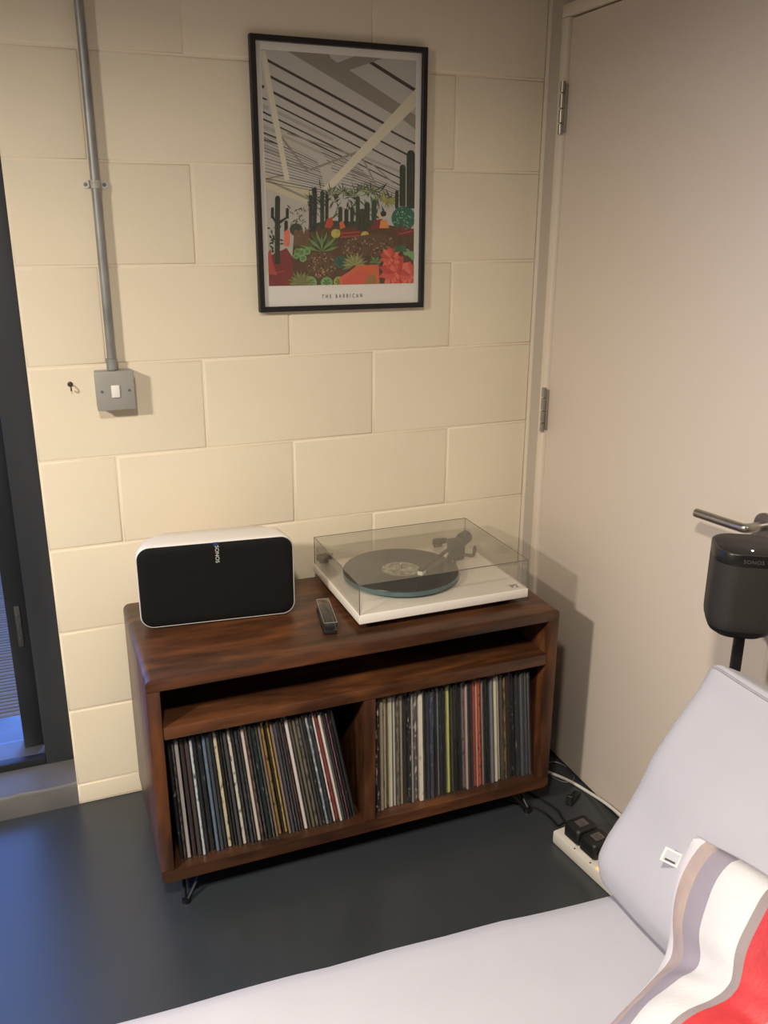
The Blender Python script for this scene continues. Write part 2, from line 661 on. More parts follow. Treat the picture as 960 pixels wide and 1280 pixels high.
# top panel with its rounded far corners; the sides come up under it
def rounded_top():
    bm = bmesh.new()
    r = 0.016
    out = [(CX0, CZ1-TH)]
    for k in range(7):
        a = PI-PI/2*k/6
        out.append((CX0+r+r*math.cos(a), CZ1-r+r*math.sin(a)))
    for k in range(7):
        a = PI/2-PI/2*k/6
        out.append((CX1-r+r*math.cos(a), CZ1-r+r*math.sin(a)))
    out.append((CX1, CZ1-TH))
    ys = [(CY0+0.003, 0.003), (CY0+0.0008, 0.001), (CY0, 0.003)]
    rings = []
    cx, cz = (CX0+CX1)/2, (CZ0+CZ1)/2
    for y, ins in ((CY0, 0.003), (CY0+0.0009, 0.0009), (CY0+0.003, 0.0), (CY1, 0.0)):
        rings.append([(min(max(x, CX0+ins), CX1-ins), y, min(max(z, CZ1-TH), CZ1-ins)) for x, z in out])
    return loft(rings)


obj('top_panel', rounded_top(), M_wood, cab)
obj('side_panel', box(CX0, CX0+TH, CY0, CY1, CZ0+0.0305, CZ1-TH-0.0005, bev=0.003), M_wood_v, cab)
obj('side_panel', box(CX1-TH, CX1, CY0, CY1, CZ0+0.0305, CZ1-TH-0.0005, bev=0.003), M_wood_v, cab)
bp_ = bmesh.new()
r = 0.014
prof = []
for k in range(6):
    a = PI+PI/2*k/5
    prof.append((CX0+r+r*math.cos(a), CZ0+r+r*math.sin(a)))
for k in range(6):
    a = 1.5*PI+PI/2*k/5
    prof.append((CX1-r+r*math.cos(a), CZ0+r+r*math.sin(a)))
prof += [(CX1, CZ0+0.030), (CX0, CZ0+0.030)]
bp_.free()
obj('bottom_panel', loft([[(x, y, z) for x, z in prof] for y in (CY0, CY1)]), M_wood, cab)
SZ0, SZ1 = 0.441, 0.471
obj('shelf', box(CX0+TH+0.0005, CX1-TH-0.0005, CY0, CY1+0.012, SZ0, SZ1, bev=0.003), M_wood, cab)
DX0, DX1 = 0.2445, 0.2745
obj('divider', box(DX0, DX1, CY0+0.001, CY1+0.012, CZ0+0.0305, SZ0-0.0005, bev=0.003), M_wood_v, cab)
obj('back_panel', box(CX0+TH+0.001, CX1-TH-0.001, CY1-0.001, CY1+0.0, CZ0+0.031, CZ1-TH-0.001), M_back, cab)
for sx, lx in ((1, CX0+0.075), (-1, CX1-0.075)):
    for sy, ly in ((1, CY0+0.055), (-1, CY1-0.055)):
        fx, fy = lx-sx*0.024, ly-sy*0.045
        l = bmesh.new()
        for (ax, ay) in ((0.035, -0.01), (-0.02, 0.035)):
            add_tube(l, smooth_path([(lx+sx*ax, ly+sy*ay, CZ0-0.002), ((lx+sx*ax+fx)/2, (ly+sy*ay+fy)/2, CZ0*0.5), (fx+sx*ax*0.12, fy+sy*ay*0.12, 0.008), (fx, fy, 0.0055)], 5), 0.0048, 8)
        add_box(l, lx-0.04, lx+0.04, ly-0.04, ly+0.04, CZ0-0.003, CZ0-0.0002)
        lg = obj('leg', l, M_hair, cab)
        obj('foot', lathe([(0, 0), (0.011, 0), (0.0115, 0.004), (0.009, 0.010), (0, 0.011)], 16, at(fx, fy, 0.0002)), M_gloss_black, lg)

# ------------------------------------------------------------------ records


def spine_mat(i, base, fleck=None, amount=0.5, fscale=120, stretch=0.4):
    """printed card: base colour with patches of the fleck colour along the spine"""
    m, nt, b = new_mat('sleeve_print_%d' % i)
    base = tuple(255*(v/255.0)**0.86 for v in base)
    b.inputs['Roughness'].default_value = 0.32
    if not fleck:
        b.inputs['Base Color'].default_value = lin(base)
        n = nt.nodes.new('ShaderNodeTexNoise')
        n.inputs['Scale'].default_value = 14
        tc = nt.nodes.new('ShaderNodeTexCoord')
        nt.links.new(tc.outputs['Object'], n.inputs['Vector'])
        r = nt.nodes.new('ShaderNodeValToRGB')
        c = lin(base)
        r.color_ramp.elements[0].color = tuple(x*0.8 for x in c[:3])+(1,)
        r.color_ramp.elements[1].color = tuple(min(1, x*1.15) for x in c[:3])+(1,)
        nt.links.new(n.outputs['Fac'], r.inputs['Fac'])
        nt.links.new(r.outputs['Color'], b.inputs['Base Color'])
        return m
    tc = nt.nodes.new('ShaderNodeTexCoord')
    mp = nt.nodes.new('ShaderNodeMapping')
    mp.inputs['Scale'].default_value = (1.0, 1.0, stretch)
    mp.inputs['Location'].default_value = (i*1.7, i*0.9, i*0.37)
    n = nt.nodes.new('ShaderNodeTexNoise')
    n.inputs['Scale'].default_value = fscale
    n.inputs['Detail'].default_value = 3
    r = nt.nodes.new('ShaderNodeValToRGB')
    e = r.color_ramp.elements
    e[0].position, e[0].color = 0.72-0.4*amount-0.03, lin(base)
    e[1].position, e[1].color = 0.72-0.4*amount+0.05, lin(fleck)
    nt.links.new(tc.outputs['Object'], mp.inputs['Vector'])
    nt.links.new(mp.outputs['Vector'], n.inputs['Vector'])
    nt.links.new(n.outputs['Fac'], r.inputs['Fac'])
    nt.links.new(r.outputs['Color'], b.inputs['Base Color'])
    return m


BLKc, CHA = (20, 20, 22), (46, 46, 48)
# (place along the row 0..1 or None, relative width, base colour, fleck colour, fleck amount, look)
LEFT = [
    (None, 1.0, BLKc, (200, 196, 190), .22, 'black sleeve flecked with white lettering'),
    (None, 0.8, (92, 88, 86), (40, 38, 38), .5, 'grey and black speckled sleeve'),
    (.050, 1.26, (205, 192, 188), None, 0, 'pinkish white sleeve'),
    (None, 1.0, (48, 36, 40), None, 0, 'dark plum sleeve'),
    (None, 1.0, (64, 50, 48), None, 0, 'plum brown sleeve'),
    (.130, 0.77, (190, 198, 204), (30, 34, 40), .35, 'thin sleeve of broken bluish white'),
    (None, 0.9, (28, 33, 42), None, 0, 'navy black sleeve'),
    (None, 1.1, (24, 26, 30), (92, 96, 102), .25, 'black sleeve with dim grey outlined lettering'),
    (.205, 1.0, (84, 104, 128), (120, 128, 134), .4, 'steel blue sleeve'),
    (None, 1.0, (58, 64, 76), None, 0, 'slate blue sleeve'),
    (None, 0.9, (40, 42, 48), None, 0, 'dark slate sleeve'),
    (.272, 1.05, (226, 212, 170), (150, 136, 92), .32, 'cream sleeve mottled with olive'),
    (None, 0.6, BLKc, None, 0, 'thin black sleeve'),
    (None, 0.6, (26, 25, 26), (160, 156, 150), .2, 'thin black sleeve with a white hairline'),
    (None, 0.9, (58, 58, 60), None, 0, 'charcoal sleeve'),
    (.352, 1.19, (220, 214, 194), (140, 136, 118), .35, 'off-white sleeve mottled with grey'),
    (None, 0.9, (24, 25, 28), None, 0, 'plain black sleeve'),
    (None, 1.0, (38, 38, 42), (92, 78, 96), .25, 'black sleeve with purple flecks'),
    (None, 0.8, (30, 30, 33), None, 0, 'soft black sleeve'),
    (.432, 1.15, (236, 214, 200), None, 0, 'broad pinkish cream sleeve'),
    (None, 0.9, (110, 84, 78), (60, 46, 44), .5, 'mauve brown mottled sleeve'),
    (None, 0.9, (22, 26, 27), None, 0, 'greenish black sleeve'),
    (None, 1.2, (22, 32, 34), (120, 140, 136), .2, 'black sleeve with green and white lettering'),
    (None, 0.8, (46, 50, 52), (80, 110, 104), .25, 'dark teal flecked sleeve'),
    (None, 0.9, (128, 98, 72), None, 0, 'tan brown sleeve'),
    (.553, 1.0, (196, 150, 78), (60, 44, 30), .35, 'ochre sleeve with dark brown patches'),
    (None, 0.5, (24, 22, 20), None, 0, 'very thin black sleeve'),
    (.588, 0.84, (232, 190, 84), (190, 140, 60), .4, 'golden yellow sleeve'),
    (None, 0.9, (128, 108, 92), None, 0, 'greyish tan sleeve'),
    (None, 1.0, (72, 66, 76), None, 0, 'slate purple sleeve'),
    (None, 0.8, (22, 22, 26), (60, 66, 76), .2, 'blue black sleeve'),
    (None, 0.9, (52, 44, 48), None, 0, 'dark mauve sleeve'),
    (None, 0.7, (92, 44, 40), (50, 34, 34), .5, 'dark brick red sleeve'),
    (.700, 1.19, (234, 220, 214), None, 0, 'clean white sleeve'),
    (None, 0.8, (74, 68, 58), None, 0, 'dark olive brown sleeve'),
    (None, 0.9, (106, 98, 80), None, 0, 'olive grey sleeve'),
    (None, 0.9, (112, 104, 92), (80, 72, 62), .5, 'taupe sleeve'),
    (None, 0.8, (62, 58, 56), None, 0, 'dark taupe sleeve'),
    (None, 0.8, (34, 34, 36), (176, 150, 96), .24, 'black sleeve with gold patches'),
    (.825, 0.8, (120, 134, 142), (210, 208, 198), .45, 'blue grey sleeve mottled with white'),
    (None, 0.8, (36, 40, 46), (130, 140, 150), .25, 'dark blue grey sleeve'),
    (.868, 0.91, (236, 224, 214), (170, 60, 52), .28, 'white sleeve with red blotches'),
    (.886, 1.12, (176, 40, 38), (150, 34, 34), .5, 'bright red sleeve'),
    (.906, 1.26, (240, 226, 214), None, 0, 'white sleeve beside the red one'),
    (None, 0.9, (104, 100, 90), None, 0, 'grey olive sleeve'),
    (None, 0.8, (48, 38, 42), (180, 150, 160), .18, 'dark sleeve with pinkish flecks'),
    (.950, 1.0, (70, 22, 42), (170, 140, 150), .14, 'maroon sleeve with pale flecks'),
    (None, 0.8, (22, 22, 23), (190, 188, 184), .16, 'black sleeve with a white title'),
    (None, 0.9, (34, 33, 35), None, 0, 'last charcoal sleeve'),
]
RIGHT = [
    (.015, 0.8, (34, 22, 24), (210, 200, 190), .35, 'black sleeve with white and red flecks'),
    (None, 0.7, (176, 160, 130), None, 0, 'thin beige sleeve'),
    (None, 0.6, (206, 192, 152), (96, 100, 60), .25, 'thin cream sleeve specked with green'),
    (.098, 1.33, (238, 226, 198), None, 0, 'cream white sleeve'),
    (None, 0.7, (196, 190, 176), None, 0, 'pale grey sleeve'),
    (None, 0.9, (112, 106, 92), (84, 80, 70), .5, 'olive grey sleeve'),
    (.165, 0.9, (156, 140, 116), None, 0, 'khaki sleeve'),
    (None, 0.9, (44, 38, 36), None, 0, 'brown black sleeve'),
    (.212, 0.8, (26, 25, 26), (220, 214, 200), .26, 'black sleeve broken by white patches'),
    (None, 0.5, (180, 172, 162), None, 0, 'very thin pale grey sleeve'),
    (None, 1.0, (100, 92, 92), (214, 206, 196), .42, 'grey sleeve with white lettering'),
    (.282, 1.47, (236, 224, 204), (206, 194, 176), .3, 'broad cream sleeve'),
    (None, 0.8, (40, 34, 40), None, 0, 'purplish black sleeve'),
    (None, 1.0, (48, 48, 56), None, 0, 'charcoal violet sleeve'),
    (.350, 1.1, (54, 62, 80), (110, 122, 140), .3, 'slate blue sleeve with pale lettering'),
    (None, 0.8, (24, 24, 26), None, 0, 'plain black sleeve'),
    (None, 0.6, (130, 120, 128), None, 0, 'thin grey violet sleeve'),
    (None, 0.9, (26, 32, 34), (90, 110, 112), .2, 'teal black sleeve'),
    (None, 0.6, (24, 24, 22), None, 0, 'thin black sleeve'),
    (.455, 1.12, (222, 224, 120), (190, 196, 110), .3, 'yellow green sleeve'),
    (None, 0.8, (30, 28, 28), None, 0, 'soft black sleeve'),
    (None, 0.9, (34, 32, 34), (110, 106, 106), .22, 'black sleeve with a grey label'),
    (None, 0.8, (20, 20, 21), None, 0, 'deep black sleeve'),
    (.555, 1.1, (148, 132, 124), (52, 46, 46), .3, 'taupe sleeve with black lettering'),
    (None, 0.7, (190, 160, 152), None, 0, 'pale mauve sleeve'),
    (None, 0.9, (58, 46, 46), None, 0, 'dark brown sleeve'),
    (None, 0.8, (44, 42, 44), None, 0, 'charcoal sleeve'),
    (.625, 1.19, (228, 92, 74), None, 0, 'coral red sleeve'),
    (None, 0.5, (232, 168, 140), None, 0, 'thin salmon sleeve'),
    (.655, 1.33, (206, 78, 46), (60, 18, 18), .38, 'orange red sleeve with black blots'),
    (None, 0.7, (140, 124, 124), None, 0, 'mauve grey sleeve'),
    (.695, 1.0, (16, 16, 18), (130, 130, 130), .16, 'black sleeve with white lettering'),
    (None, 0.9, (18, 18, 20), None, 0, 'jet black sleeve'),
    (None, 0.8, (110, 114, 122), None, 0, 'blue grey sleeve'),
    (.765, 1.40, (232, 222, 192), None, 0, 'broad ivory sleeve'),
    (.788, 1.26, (246, 236, 208), None, 0, 'bright ivory sleeve'),
    (None, 0.7, (58, 48, 40), None, 0, 'dark umber sleeve'),
    (None, 0.7, (150, 132, 108), None, 0, 'sandy sleeve'),
    (.825, 0.9, (132, 104, 66), (80, 60, 40), .5, 'golden brown mottled sleeve'),
    (None, 0.8, (46, 36, 32), None, 0, 'dark chocolate sleeve'),
    (None, 0.9, (24, 24, 26), (150, 150, 148), .12, 'black sleeve marked near its foot'),
    (None, 0.8, (22, 22, 24), (170, 168, 164), .2, 'black sleeve with dotted lettering'),
    (.905, 0.8, (30, 30, 33), (120, 120, 120), .2, 'black sleeve with grey dashes'),
    (None, 0.8, (62, 62, 66), None, 0, 'dark grey sleeve'),
    (None, 0.8, (84, 84, 88), None, 0, 'grey sleeve in glossy plastic'),
    (None, 0.8, (74, 74, 78), (120, 120, 124), .3, 'smoky grey sleeve in plastic'),
    (None, 0.8, (88, 88, 92), None, 0, 'mid grey sleeve in plastic'),
    (.985, 0.8, (76, 76, 80), None, 0, 'outermost grey sleeve in plastic'),
]
ORD = ['first', 'second', 'third', 'fourth', 'fifth', 'sixth', 'seventh', 'eighth', 'ninth', 'tenth', 'eleventh', 'twelfth', 'thirteenth', 'fourteenth', 'fifteenth',
       'sixteenth', 'seventeenth', 'eighteenth', 'nineteenth']
TENS = {20: 'twent', 30: 'thirt', 40: 'fort'}


def ordinal(n):
    if n < 20:
        return ORD[n-1]
    t, u = n//10*10, n % 10
    return TENS[t]+'ieth' if u == 0 else TENS[t]+'y-'+ORD[u-1]


def cover_mesh(t, s):
    """clear outer sleeve: spine face, two sides and a sagging foot"""
    bm = bmesh.new()
    e = 0.0006
    x0, x1 = -t/2-e, t/2+e
    y0, y1 = -0.006-s, 0.30
    z0, z1 = 0.0006, 0.321
    a = [(x0, y1, z0), (x0, y0+0.002, z0), (0, y0, z0), (x1, y0+0.002, z0), (x1, y1, z0)]
    A = [bm.verts.new(p) for p in a]
    B = [bm.verts.new((p[0], p[1]+0.002*(p[1] < 0), z1)) for p in a]
    for i in range(4):
        bm.faces.new((A[i], A[i+1], B[i+1], B[i]))
    bm.faces.new(A)
    return bm


SH = {}
COV = {}
FLOOR_Z = CZ0+0.0304


def row(items, tops, bots, where, group, cnt0):
    n = len(items)
    cum, s = [], 0.0
    for it in items:
        cum.append(s+it[1]/2)
        s += it[1]
    cum = [c/s for c in cum]
    # pull the measured ones to their places and move the others with them
    anchors = [(0.0, 0.0)]+[(cum[i], items[i][0]) for i in range(n) if items[i][0] is not None]+[(1.0, 1.0)]

    def place(c):
        for (a, fa), (b, fb) in zip(anchors, anchors[1:]):
            if a <= c <= b:
                return fa+(fb-fa)*(c-a)/max(1e-6, b-a)
        return c
    f = [place(c) for c in cum]
    tx = [tops[0]+(tops[1]-tops[0])*q for q in f]
    for i, it in enumerate(items):
        bx = bots[0]+(bots[1]-bots[0])*f[i]
        gap = min(tx[i]-tx[i-1] if i else 9, tx[i+1]-tx[i] if i < n-1 else 9)
        lim = 0.011
        for j in (i-1, i+1):
            if 0 <= j < n:
                lim = min(lim, 1.72*abs(tx[i]-tx[j])*it[1]/(it[1]+items[j][1]))
        t = round(max(0.0016, lim-0.0009), 4)
        lean = math.asin((tx[i]-bx)/0.315)
        dy = R.uniform(-0.004, 0.006)
        m = spine_mat(cnt0+i, it[2], it[3], it[4])
        root = thing('record_sleeve', '', 'record', group=group)
        root['label'] = '%s, %s from %s' % (it[5], ordinal(i+1), where)
        bm = box(-t/2, t/2, 0.0, 0.312, 0.0012, 0.3135+R.uniform(-0.001, 0.0005), bev=min(0.0012, t*0.3), seg=1)
        o = obj('cover', bm, m, root, local=True)
        if t not in COV:
            o = obj('plastic_sleeve', cover_mesh(t, 0.002), M_clear, root, local=True, recalc=False)
            COV[t] = o
        else:
            o = COV[t].copy()
            C.objects.link(o)
            o.parent = root
        root.location = (bx, -0.452+dy, FLOOR_Z+abs(math.sin(lean))*(t/2+0.0012))
        root.rotation_euler = (0, lean, 0)


row(LEFT, (-0.209, 0.176), (-0.201, 0.234), 'the outer side panel under the speaker', 'records under the speaker', 0)
row(RIGHT, (0.2795, 0.706), (0.2835, 0.7335), 'the central divider under the turntable', 'records under the turntable', 100)

# ------------------------------------------------------------------ wide white speaker
SPK = at(-0.040, -0.253, CZ1, 0, 0, math.radians(-6.0))
spk = thing('wide_speaker', 'wide white speaker with a black front grille on the record cabinet', 'speaker', (-0.040, -0.253, CZ1), math.radians(-6.0))
W_, H_ = 0.366, 0.203


def srings(specs, zc):
    out = []
    for y, w, h, r in specs:
        out.append([(x, y, zc+z) for x, z in rrect(w, h, r, 8)])
    return out


zc = 0.004+H_/2
obj('body', loft(srings([(0.006, W_-0.012, H_-0.012, 0.026), (0.0015, W_-0.005, H_-0.005, 0.029), (0.0, W_-0.0035, H_-0.0035, 0.030), (0.0025, W_, H_, 0.031), (0.02, W_, H_, 0.031),
                         (0.07, W_-0.016, H_-0.004, 0.034), (0.115, W_-0.07, H_-0.016, 0.04), (0.142, W_-0.16, H_-0.05, 0.05), (0.152, W_-0.24, H_-0.09, 0.05)], zc)), M_spk_white, spk, local=True, angle=50)
obj('grille', loft(srings([(-0.0035, W_-0.04, H_-0.04, 0.020), (-0.0028, W_-0.014, H_-0.014, 0.026), (0.0, W_-0.0062, H_-0.0062, 0.0285), (0.0055, W_-0.0072, H_-0.0072, 0.028)], zc)), M_grille, spk, local=True, angle=50)
obj('status_tab', box(-0.0065, 0.0065, -0.0036, 0.0012, zc+H_/2-0.010, zc+H_/2-0.0012, bev=0.0008), M_navy_tab, spk, local=True)
obj('logo', text_bm('SONOS', 0.0125, at(0.0015, -0.0036, zc+H_/2-0.030, PI/2, 0, 0) @ Matrix.Rotation(-PI/2, 4, 'Z'), 1.05, 1.0), M_print_grey, spk, local=True)
for x in (-0.11, 0.11):
    obj('foot', lathe([(0, 0), (0.012, 0), (0.012, 0.006), (0, 0.007)], 16, at(x, 0.045, 0.0002)), M_black, spk, local=True)

# ------------------------------------------------------------------ record brush in its clear box
br = thing('record_brush', 'small black record brush in a clear plastic box beside the turntable', 'brush', (0.199, -0.343, CZ1), math.radians(-10))
obj('base', box(-0.016, 0.016, -0.070, 0.070, 0.0003, 0.010, bev=0.002), M_black, br, local=True)
obj('brush_pad', box(-0.011, 0.011, -0.062, 0.062, 0.0102, 0.022, bev=0.003), M_black, br, local=True)
cv = box(-0.0155, 0.0155, -0.0695, 0.0695, 0.0102, 0.031, bev=0.0015)
obj('clear_cover', cv, M_clear, br, local=True)
ed = bmesh.new()
for x in (-0.0152, 0.0152):
    add_tube(ed, [(x, -0.069, 0.0308), (x, 0.069, 0.0308)], 0.0006, 6)
for y in (-0.0692, 0.0692):
    add_tube(ed, [(-0.015, y, 0.0308), (0.015, y, 0.0308)], 0.0006, 6)
obj('cover_rim', ed, M_box, br, local=True)

# ------------------------------------------------------------------ turntable
PX0, PX1, PY0, PY1 = 0.2535, 0.7060, -0.424, -0.060
PZ0, PZ1 = 0.6115, 0.6345
tt = thing('turntable', 'white turntable under a clear hinged lid on the record cabinet', 'turntable', ((PX0+PX1)/2, (PY0+PY1)/2, CZ1))
obj('plinth', box(PX0, PX1, PY0, PY1, PZ0, PZ1, bev=0.0012), M_plinth, tt)
for x, y in ((PX0+0.05, PY0+0.05), (PX1-0.05, PY0+0.05), (PX0+0.22, PY1-0.05)):
    obj('foot', lathe([(0, 0), (0.021, 0), (0.023, 0.006), (0.019, 0.0185), (0, 0.019)], 24, at(x, y, CZ1+0.0002)), M_black, tt)
plx, ply, plr = 0.435, -0.240, 0.1495
obj('sub_platter', lathe([(0, 0), (0.06, 0), (0.06, 0.009), (0, 0.009)], 32, at(plx, ply, PZ1+0.0002)), M_black, tt)
obj('platter', lathe([(0, 0), (plr-0.001, 0), (plr, 0.001), (plr, 0.0105), (plr-0.001, 0.0115), (0, 0.0115)], 72, at(plx, ply, PZ1+0.0095)), M_glassplat, tt)
obj('spindle', lathe([(0.0036, 0), (0.0036, 0.015), (0.002, 0.0175), (0, 0.018)], 14, at(plx, ply, PZ1+0.0213)), M_steel, tt)
obj('power_button', lathe([(0.008, 0), (0.008, 0.003), (0, 0.0033)], 16, at(PX0+0.035, PY0+0.02, PZ0-0.0035)), M_black, tt)
lt = thing('vinyl_record', 'black vinyl record with a faded label on the turntable platter', 'record', (plx, ply, PZ1+0.0212))
g = [(0.0042, 0.0), (0.1475, 0.0), (0.1495, 0.0008), (0.1490, 0.0018)]
rr = 0.147
while rr > 0.052:
    g += [(rr, 0.0019), (rr-0.0012, 0.0016)]
    rr -= 0.0024
g += [(0.051, 0.0016), (0.0042, 0.0016)]
obj('disc', lathe(g, 72), M_vinyl, lt, local=True, angle=20)
obj('label', lathe([(0.0042, 0.0017), (0.049, 0.0017), (0.0492, 0.0019), (0.0042, 0.0020)], 48), M_rlabel, lt, local=True)
# tonearm
ax_, ay_ = 0.630, -0.165
TZ = PZ1+0.0002
arm = obj('tonearm_base', lathe([(0, 0), (0.024, 0), (0.024, 0.006), (0.014, 0.008), (0.014, 0.030), (0.017, 0.031), (0.017, 0.044), (0.010, 0.047), (0, 0.047)], 28, at(ax_, ay_, TZ)), M_black, tt)
obj('bearing_yoke', box(ax_-0.021, ax_+0.021, ay_-0.017, ay_+0.017, TZ+0.012, TZ+0.054, bev=0.005), M_black, arm)
hx, hy, hz = 0.4745, -0.290, PZ1+0.037
dv = Vector((hx-ax_, hy-ay_, hz-(TZ+0.040)))
dn = dv.normalized()
p0 = Vector((ax_, ay_, TZ+0.040))
obj('arm_tube', tube([p0-dn*0.045, p0, p0+dn*0.08, Vector((hx, hy, hz))-dn*0.012], [0.0052, 0.0058, 0.0052, 0.0042], 14), M_black, tt)
cwp = p0-dn*0.052
q = Vector((0, 0, 1)).rotation_difference(-dn).to_matrix().to_4x4()
obj('counterweight', lathe([(0, -0.017), (0.0165, -0.017), (0.0185, -0.015), (0.0185, 0.013), (0.0165, 0.015), (0, 0.015)], 28, Matrix.Translation(cwp) @ q), M_black, tt)
ang = math.atan2(dn.y, dn.x)
hs = obj('headshell', box(-0.024, 0.014, -0.0075, 0.0075, -0.0035, 0.0025, bev=0.0015).__class__() if False else (lambda b: (b.transform(at(hx, hy, hz, 0, 0, ang)), b)[1])(box(-0.024, 0.014, -0.0075, 0.0075, -0.0035, 0.0025, bev=0.0015)), M_black, tt)
obj('cartridge', (lambda b: (b.transform(at(hx, hy, hz, 0, 0, ang)), b)[1])(box(-0.006, 0.016, -0.0075, 0.0075, -0.0135, -0.0036, bev=0.0015)), M_rocker, hs)
st = obj('antiskate_arm', tube(smooth_path([(ax_+0.012, ay_-0.012, TZ+0.012), (ax_+0.034, ay_-0.030, TZ+0.012), (ax_+0.040, ay_-0.032, TZ+0.018)], 5), 0.0045, 10), M_black, tt)
ring = [Vector((ax_+0.041+0.008*math.cos(a)*0.8, ay_-0.031+0.006*math.cos(a), TZ+0.028+0.010*math.sin(a))) for a in [2*PI*k/16-PI/2 for k in range(15)]]
obj('antiskate_hook', tube(ring, 0.0024, 8), M_black, st)
rs = obj('arm_rest', tube([(ax_-0.03, ay_-0.055, TZ), (ax_-0.03, ay_-0.055, TZ+0.030)], 0.0035, 10), M_black, tt)
obj('logo', text_bm('P2', 0.022, at(PX1-0.026, PY0+0.024, PZ1+0.0003), 1.0, 1.0), M_dark_print, tt)
obj('logo_rule', box(PX1-0.040, PX1-0.012, PY0+0.0345, PY0+0.0353, PZ1+0.0001, PZ1+0.0004), M_dark_print, tt)
# lid: five thin acrylic sheets as one shell, its polished edges, two hinges
LZ0, LZ1, T = PZ1+0.0008, 0.7125, 0.003
lx0, lx1, ly0, ly1 = PX0+0.001, PX1-0.004, PY0+0.001, PY1-0.014
lid = bmesh.new()
o_ = [(lx0, ly0), (lx1, ly0), (lx1, ly1), (lx0, ly1)]
i_ = [(lx0+T, ly0+T), (lx1-T, ly0+T), (lx1-T, ly1-T), (lx0+T, ly1-T)]
OB = [lid.verts.new((*p, LZ0)) for p in o_]
OT = [lid.verts.new((*p, LZ1)) for p in o_]
IB = [lid.verts.new((*p, LZ0)) for p in i_]
IT = [lid.verts.new((*p, LZ1-T)) for p in i_]
for k in range(4):
    j = (k+1) % 4
    lid.faces.new((OB[k], OB[j], OT[j], OT[k]))
    lid.faces.new((IB[j], IB[k], IT[k], IT[j]))
    lid.faces.new((OB[j], OB[k], IB[k], IB[j]))
lid.faces.new(OT)
lid.faces.new(IT[::-1])
lo = obj('lid', lid, M_lid, tt, angle=20)
el = bmesh.new()
for a, b in zip(o_, o_[1:]+o_[:1]):
    add_tube(el, [(*a, LZ1-0.001), (*b, LZ1-0.001)], 0.0012, 6)
    add_tube(el, [(*a, LZ0), (*a, LZ1-0.001)], 0.0012, 6)
obj('lid_edge', el, M_lid_edge, lo)
for x in (PX0+0.028, PX1-0.085):
    hg = box(x-0.022, x+0.022, ly1-0.0005-T-0.006, ly1-T-0.0005, PZ1+0.012, PZ1+0.028, bev=0.0015)
    h = obj('hinge', hg, M_black, tt)
    obj('hinge_arm', box(x-0.012, x+0.012, ly1+0.0005, ly1+0.012, PZ0+0.004, PZ1+0.024, bev=0.002), M_black, h)
    obj('hinge_screw', lathe([(0, 0), (0.002, 0), (0, 0.001)], 8, at(x-0.008, ly1-T-0.0068, PZ1+0.02, PI/2, 0, 0)), M_steel, h)

# ------------------------------------------------------------------ conduit, switch, hook
cn = thing('conduit', 'galvanised steel conduit running up the block wall to the ceiling', 'pipe', (-0.2165, -0.020, 1.172))
obj('pipe', tube([(-0.2165, -0.020, 1.20), (-0.2165, -0.020, ZC-0.001)], 0.0102, 18), M_galv, cn)
obj('coupler', lathe([(0.0105, 0), (0.0128, 0.001), (0.0128, 0.027), (0.0105, 0.028)], 18, at(-0.2165, -0.020, 1.1745)), M_galv, cn)
sd = bmesh.new()
for k, (zz) in enumerate((1.5855,)):
    ptsA = []
    for a in range(13):
        t = PI*a/12
        ptsA.append((-0.2165-0.0118*math.cos(t), -0.0205-0.0118*math.sin(t)))
    prof = [(-0.2165-0.0118, -0.0022)]+ptsA+[(-0.2165+0.0118, -0.0022)]
    V0 = [sd.verts.new((x, y, zz-0.0085)) for x, y in prof]
    V1 = [sd.verts.new((x, y, zz+0.0085)) for x, y in prof]
    for i in range(len(prof)-1):
        sd.faces.new((V0[i], V0[i+1], V1[i+1], V1[i]))
    bmesh.ops.solidify(sd, geom=sd.faces[:], thickness=0.0012)
    for s in (-1, 1):
        add_lathe(sd, [(0, 0), (0.0095, 0), (0.0095, 0.002), (0.009, 0.0024), (0, 0.0024)], 20, at(-0.2165+s*0.0195, -0.0003, zz, PI/2, 0, 0))
so = obj('saddle', sd, M_zinc, cn)
for s in (-1, 1):
    obj('screw', lathe([(0, 0), (0.0042, 0), (0.003, 0.0022), (0, 0.0026)], 12, at(-0.2165+s*0.0205, -0.0027, 1.5855, PI/2, 0, 0)), M_galv, so)
sw = thing('light_switch', 'square grey metal light switch with one white rocker under the conduit', 'switch', (-0.2155, 0, 1.127))
obj('back_box', box(-0.2585, -0.1725, -0.034, -0.0006, 1.083, 1.1735, bev=0.004), M_box, sw)
obj('cover_plate', box(-0.2595, -0.1715, -0.045, -0.0342, 1.082, 1.1745, bev=0.0035), M_box, sw)
obj('rocker', box(-0.2255, -0.2065, -0.0490, -0.0452, 1.113, 1.142, bev=0.0012), M_rocker, sw)
for x in (-0.2465, -0.1845):
    s_ = obj('screw', lathe([(0, 0), (0.0034, 0), (0.003, 0.0012), (0, 0.0014)], 14, at(x, -0.0451, 1.128, PI/2, 0, 0)), M_steel, sw)
    obj('screw_slot', box(x-0.0026, x+0.0026, -0.0469, -0.0465, 1.1276, 1.1284), M_black, s_)
hk = thing('screw_hook', 'small tarnished screw hook in the wall beside the light switch', 'hook', (-0.3135, 0, 1.141))
obj('plate', lathe([(0, 0), (0.0062, 0), (0.0058, 0.002), (0.003, 0.003), (0, 0.003)], 16, at(-0.3135, -0.0006, 1.143, PI/2, 0, 0)), M_brass, hk)
obj('hook', tube(smooth_path([(-0.3135, -0.003, 1.143), (-0.3135, -0.014, 1.142), (-0.3130, -0.019, 1.136), (-0.3128, -0.015, 1.130), (-0.3128, -0.009, 1.131)], 5), 0.0018, 8), M_brass, hk)

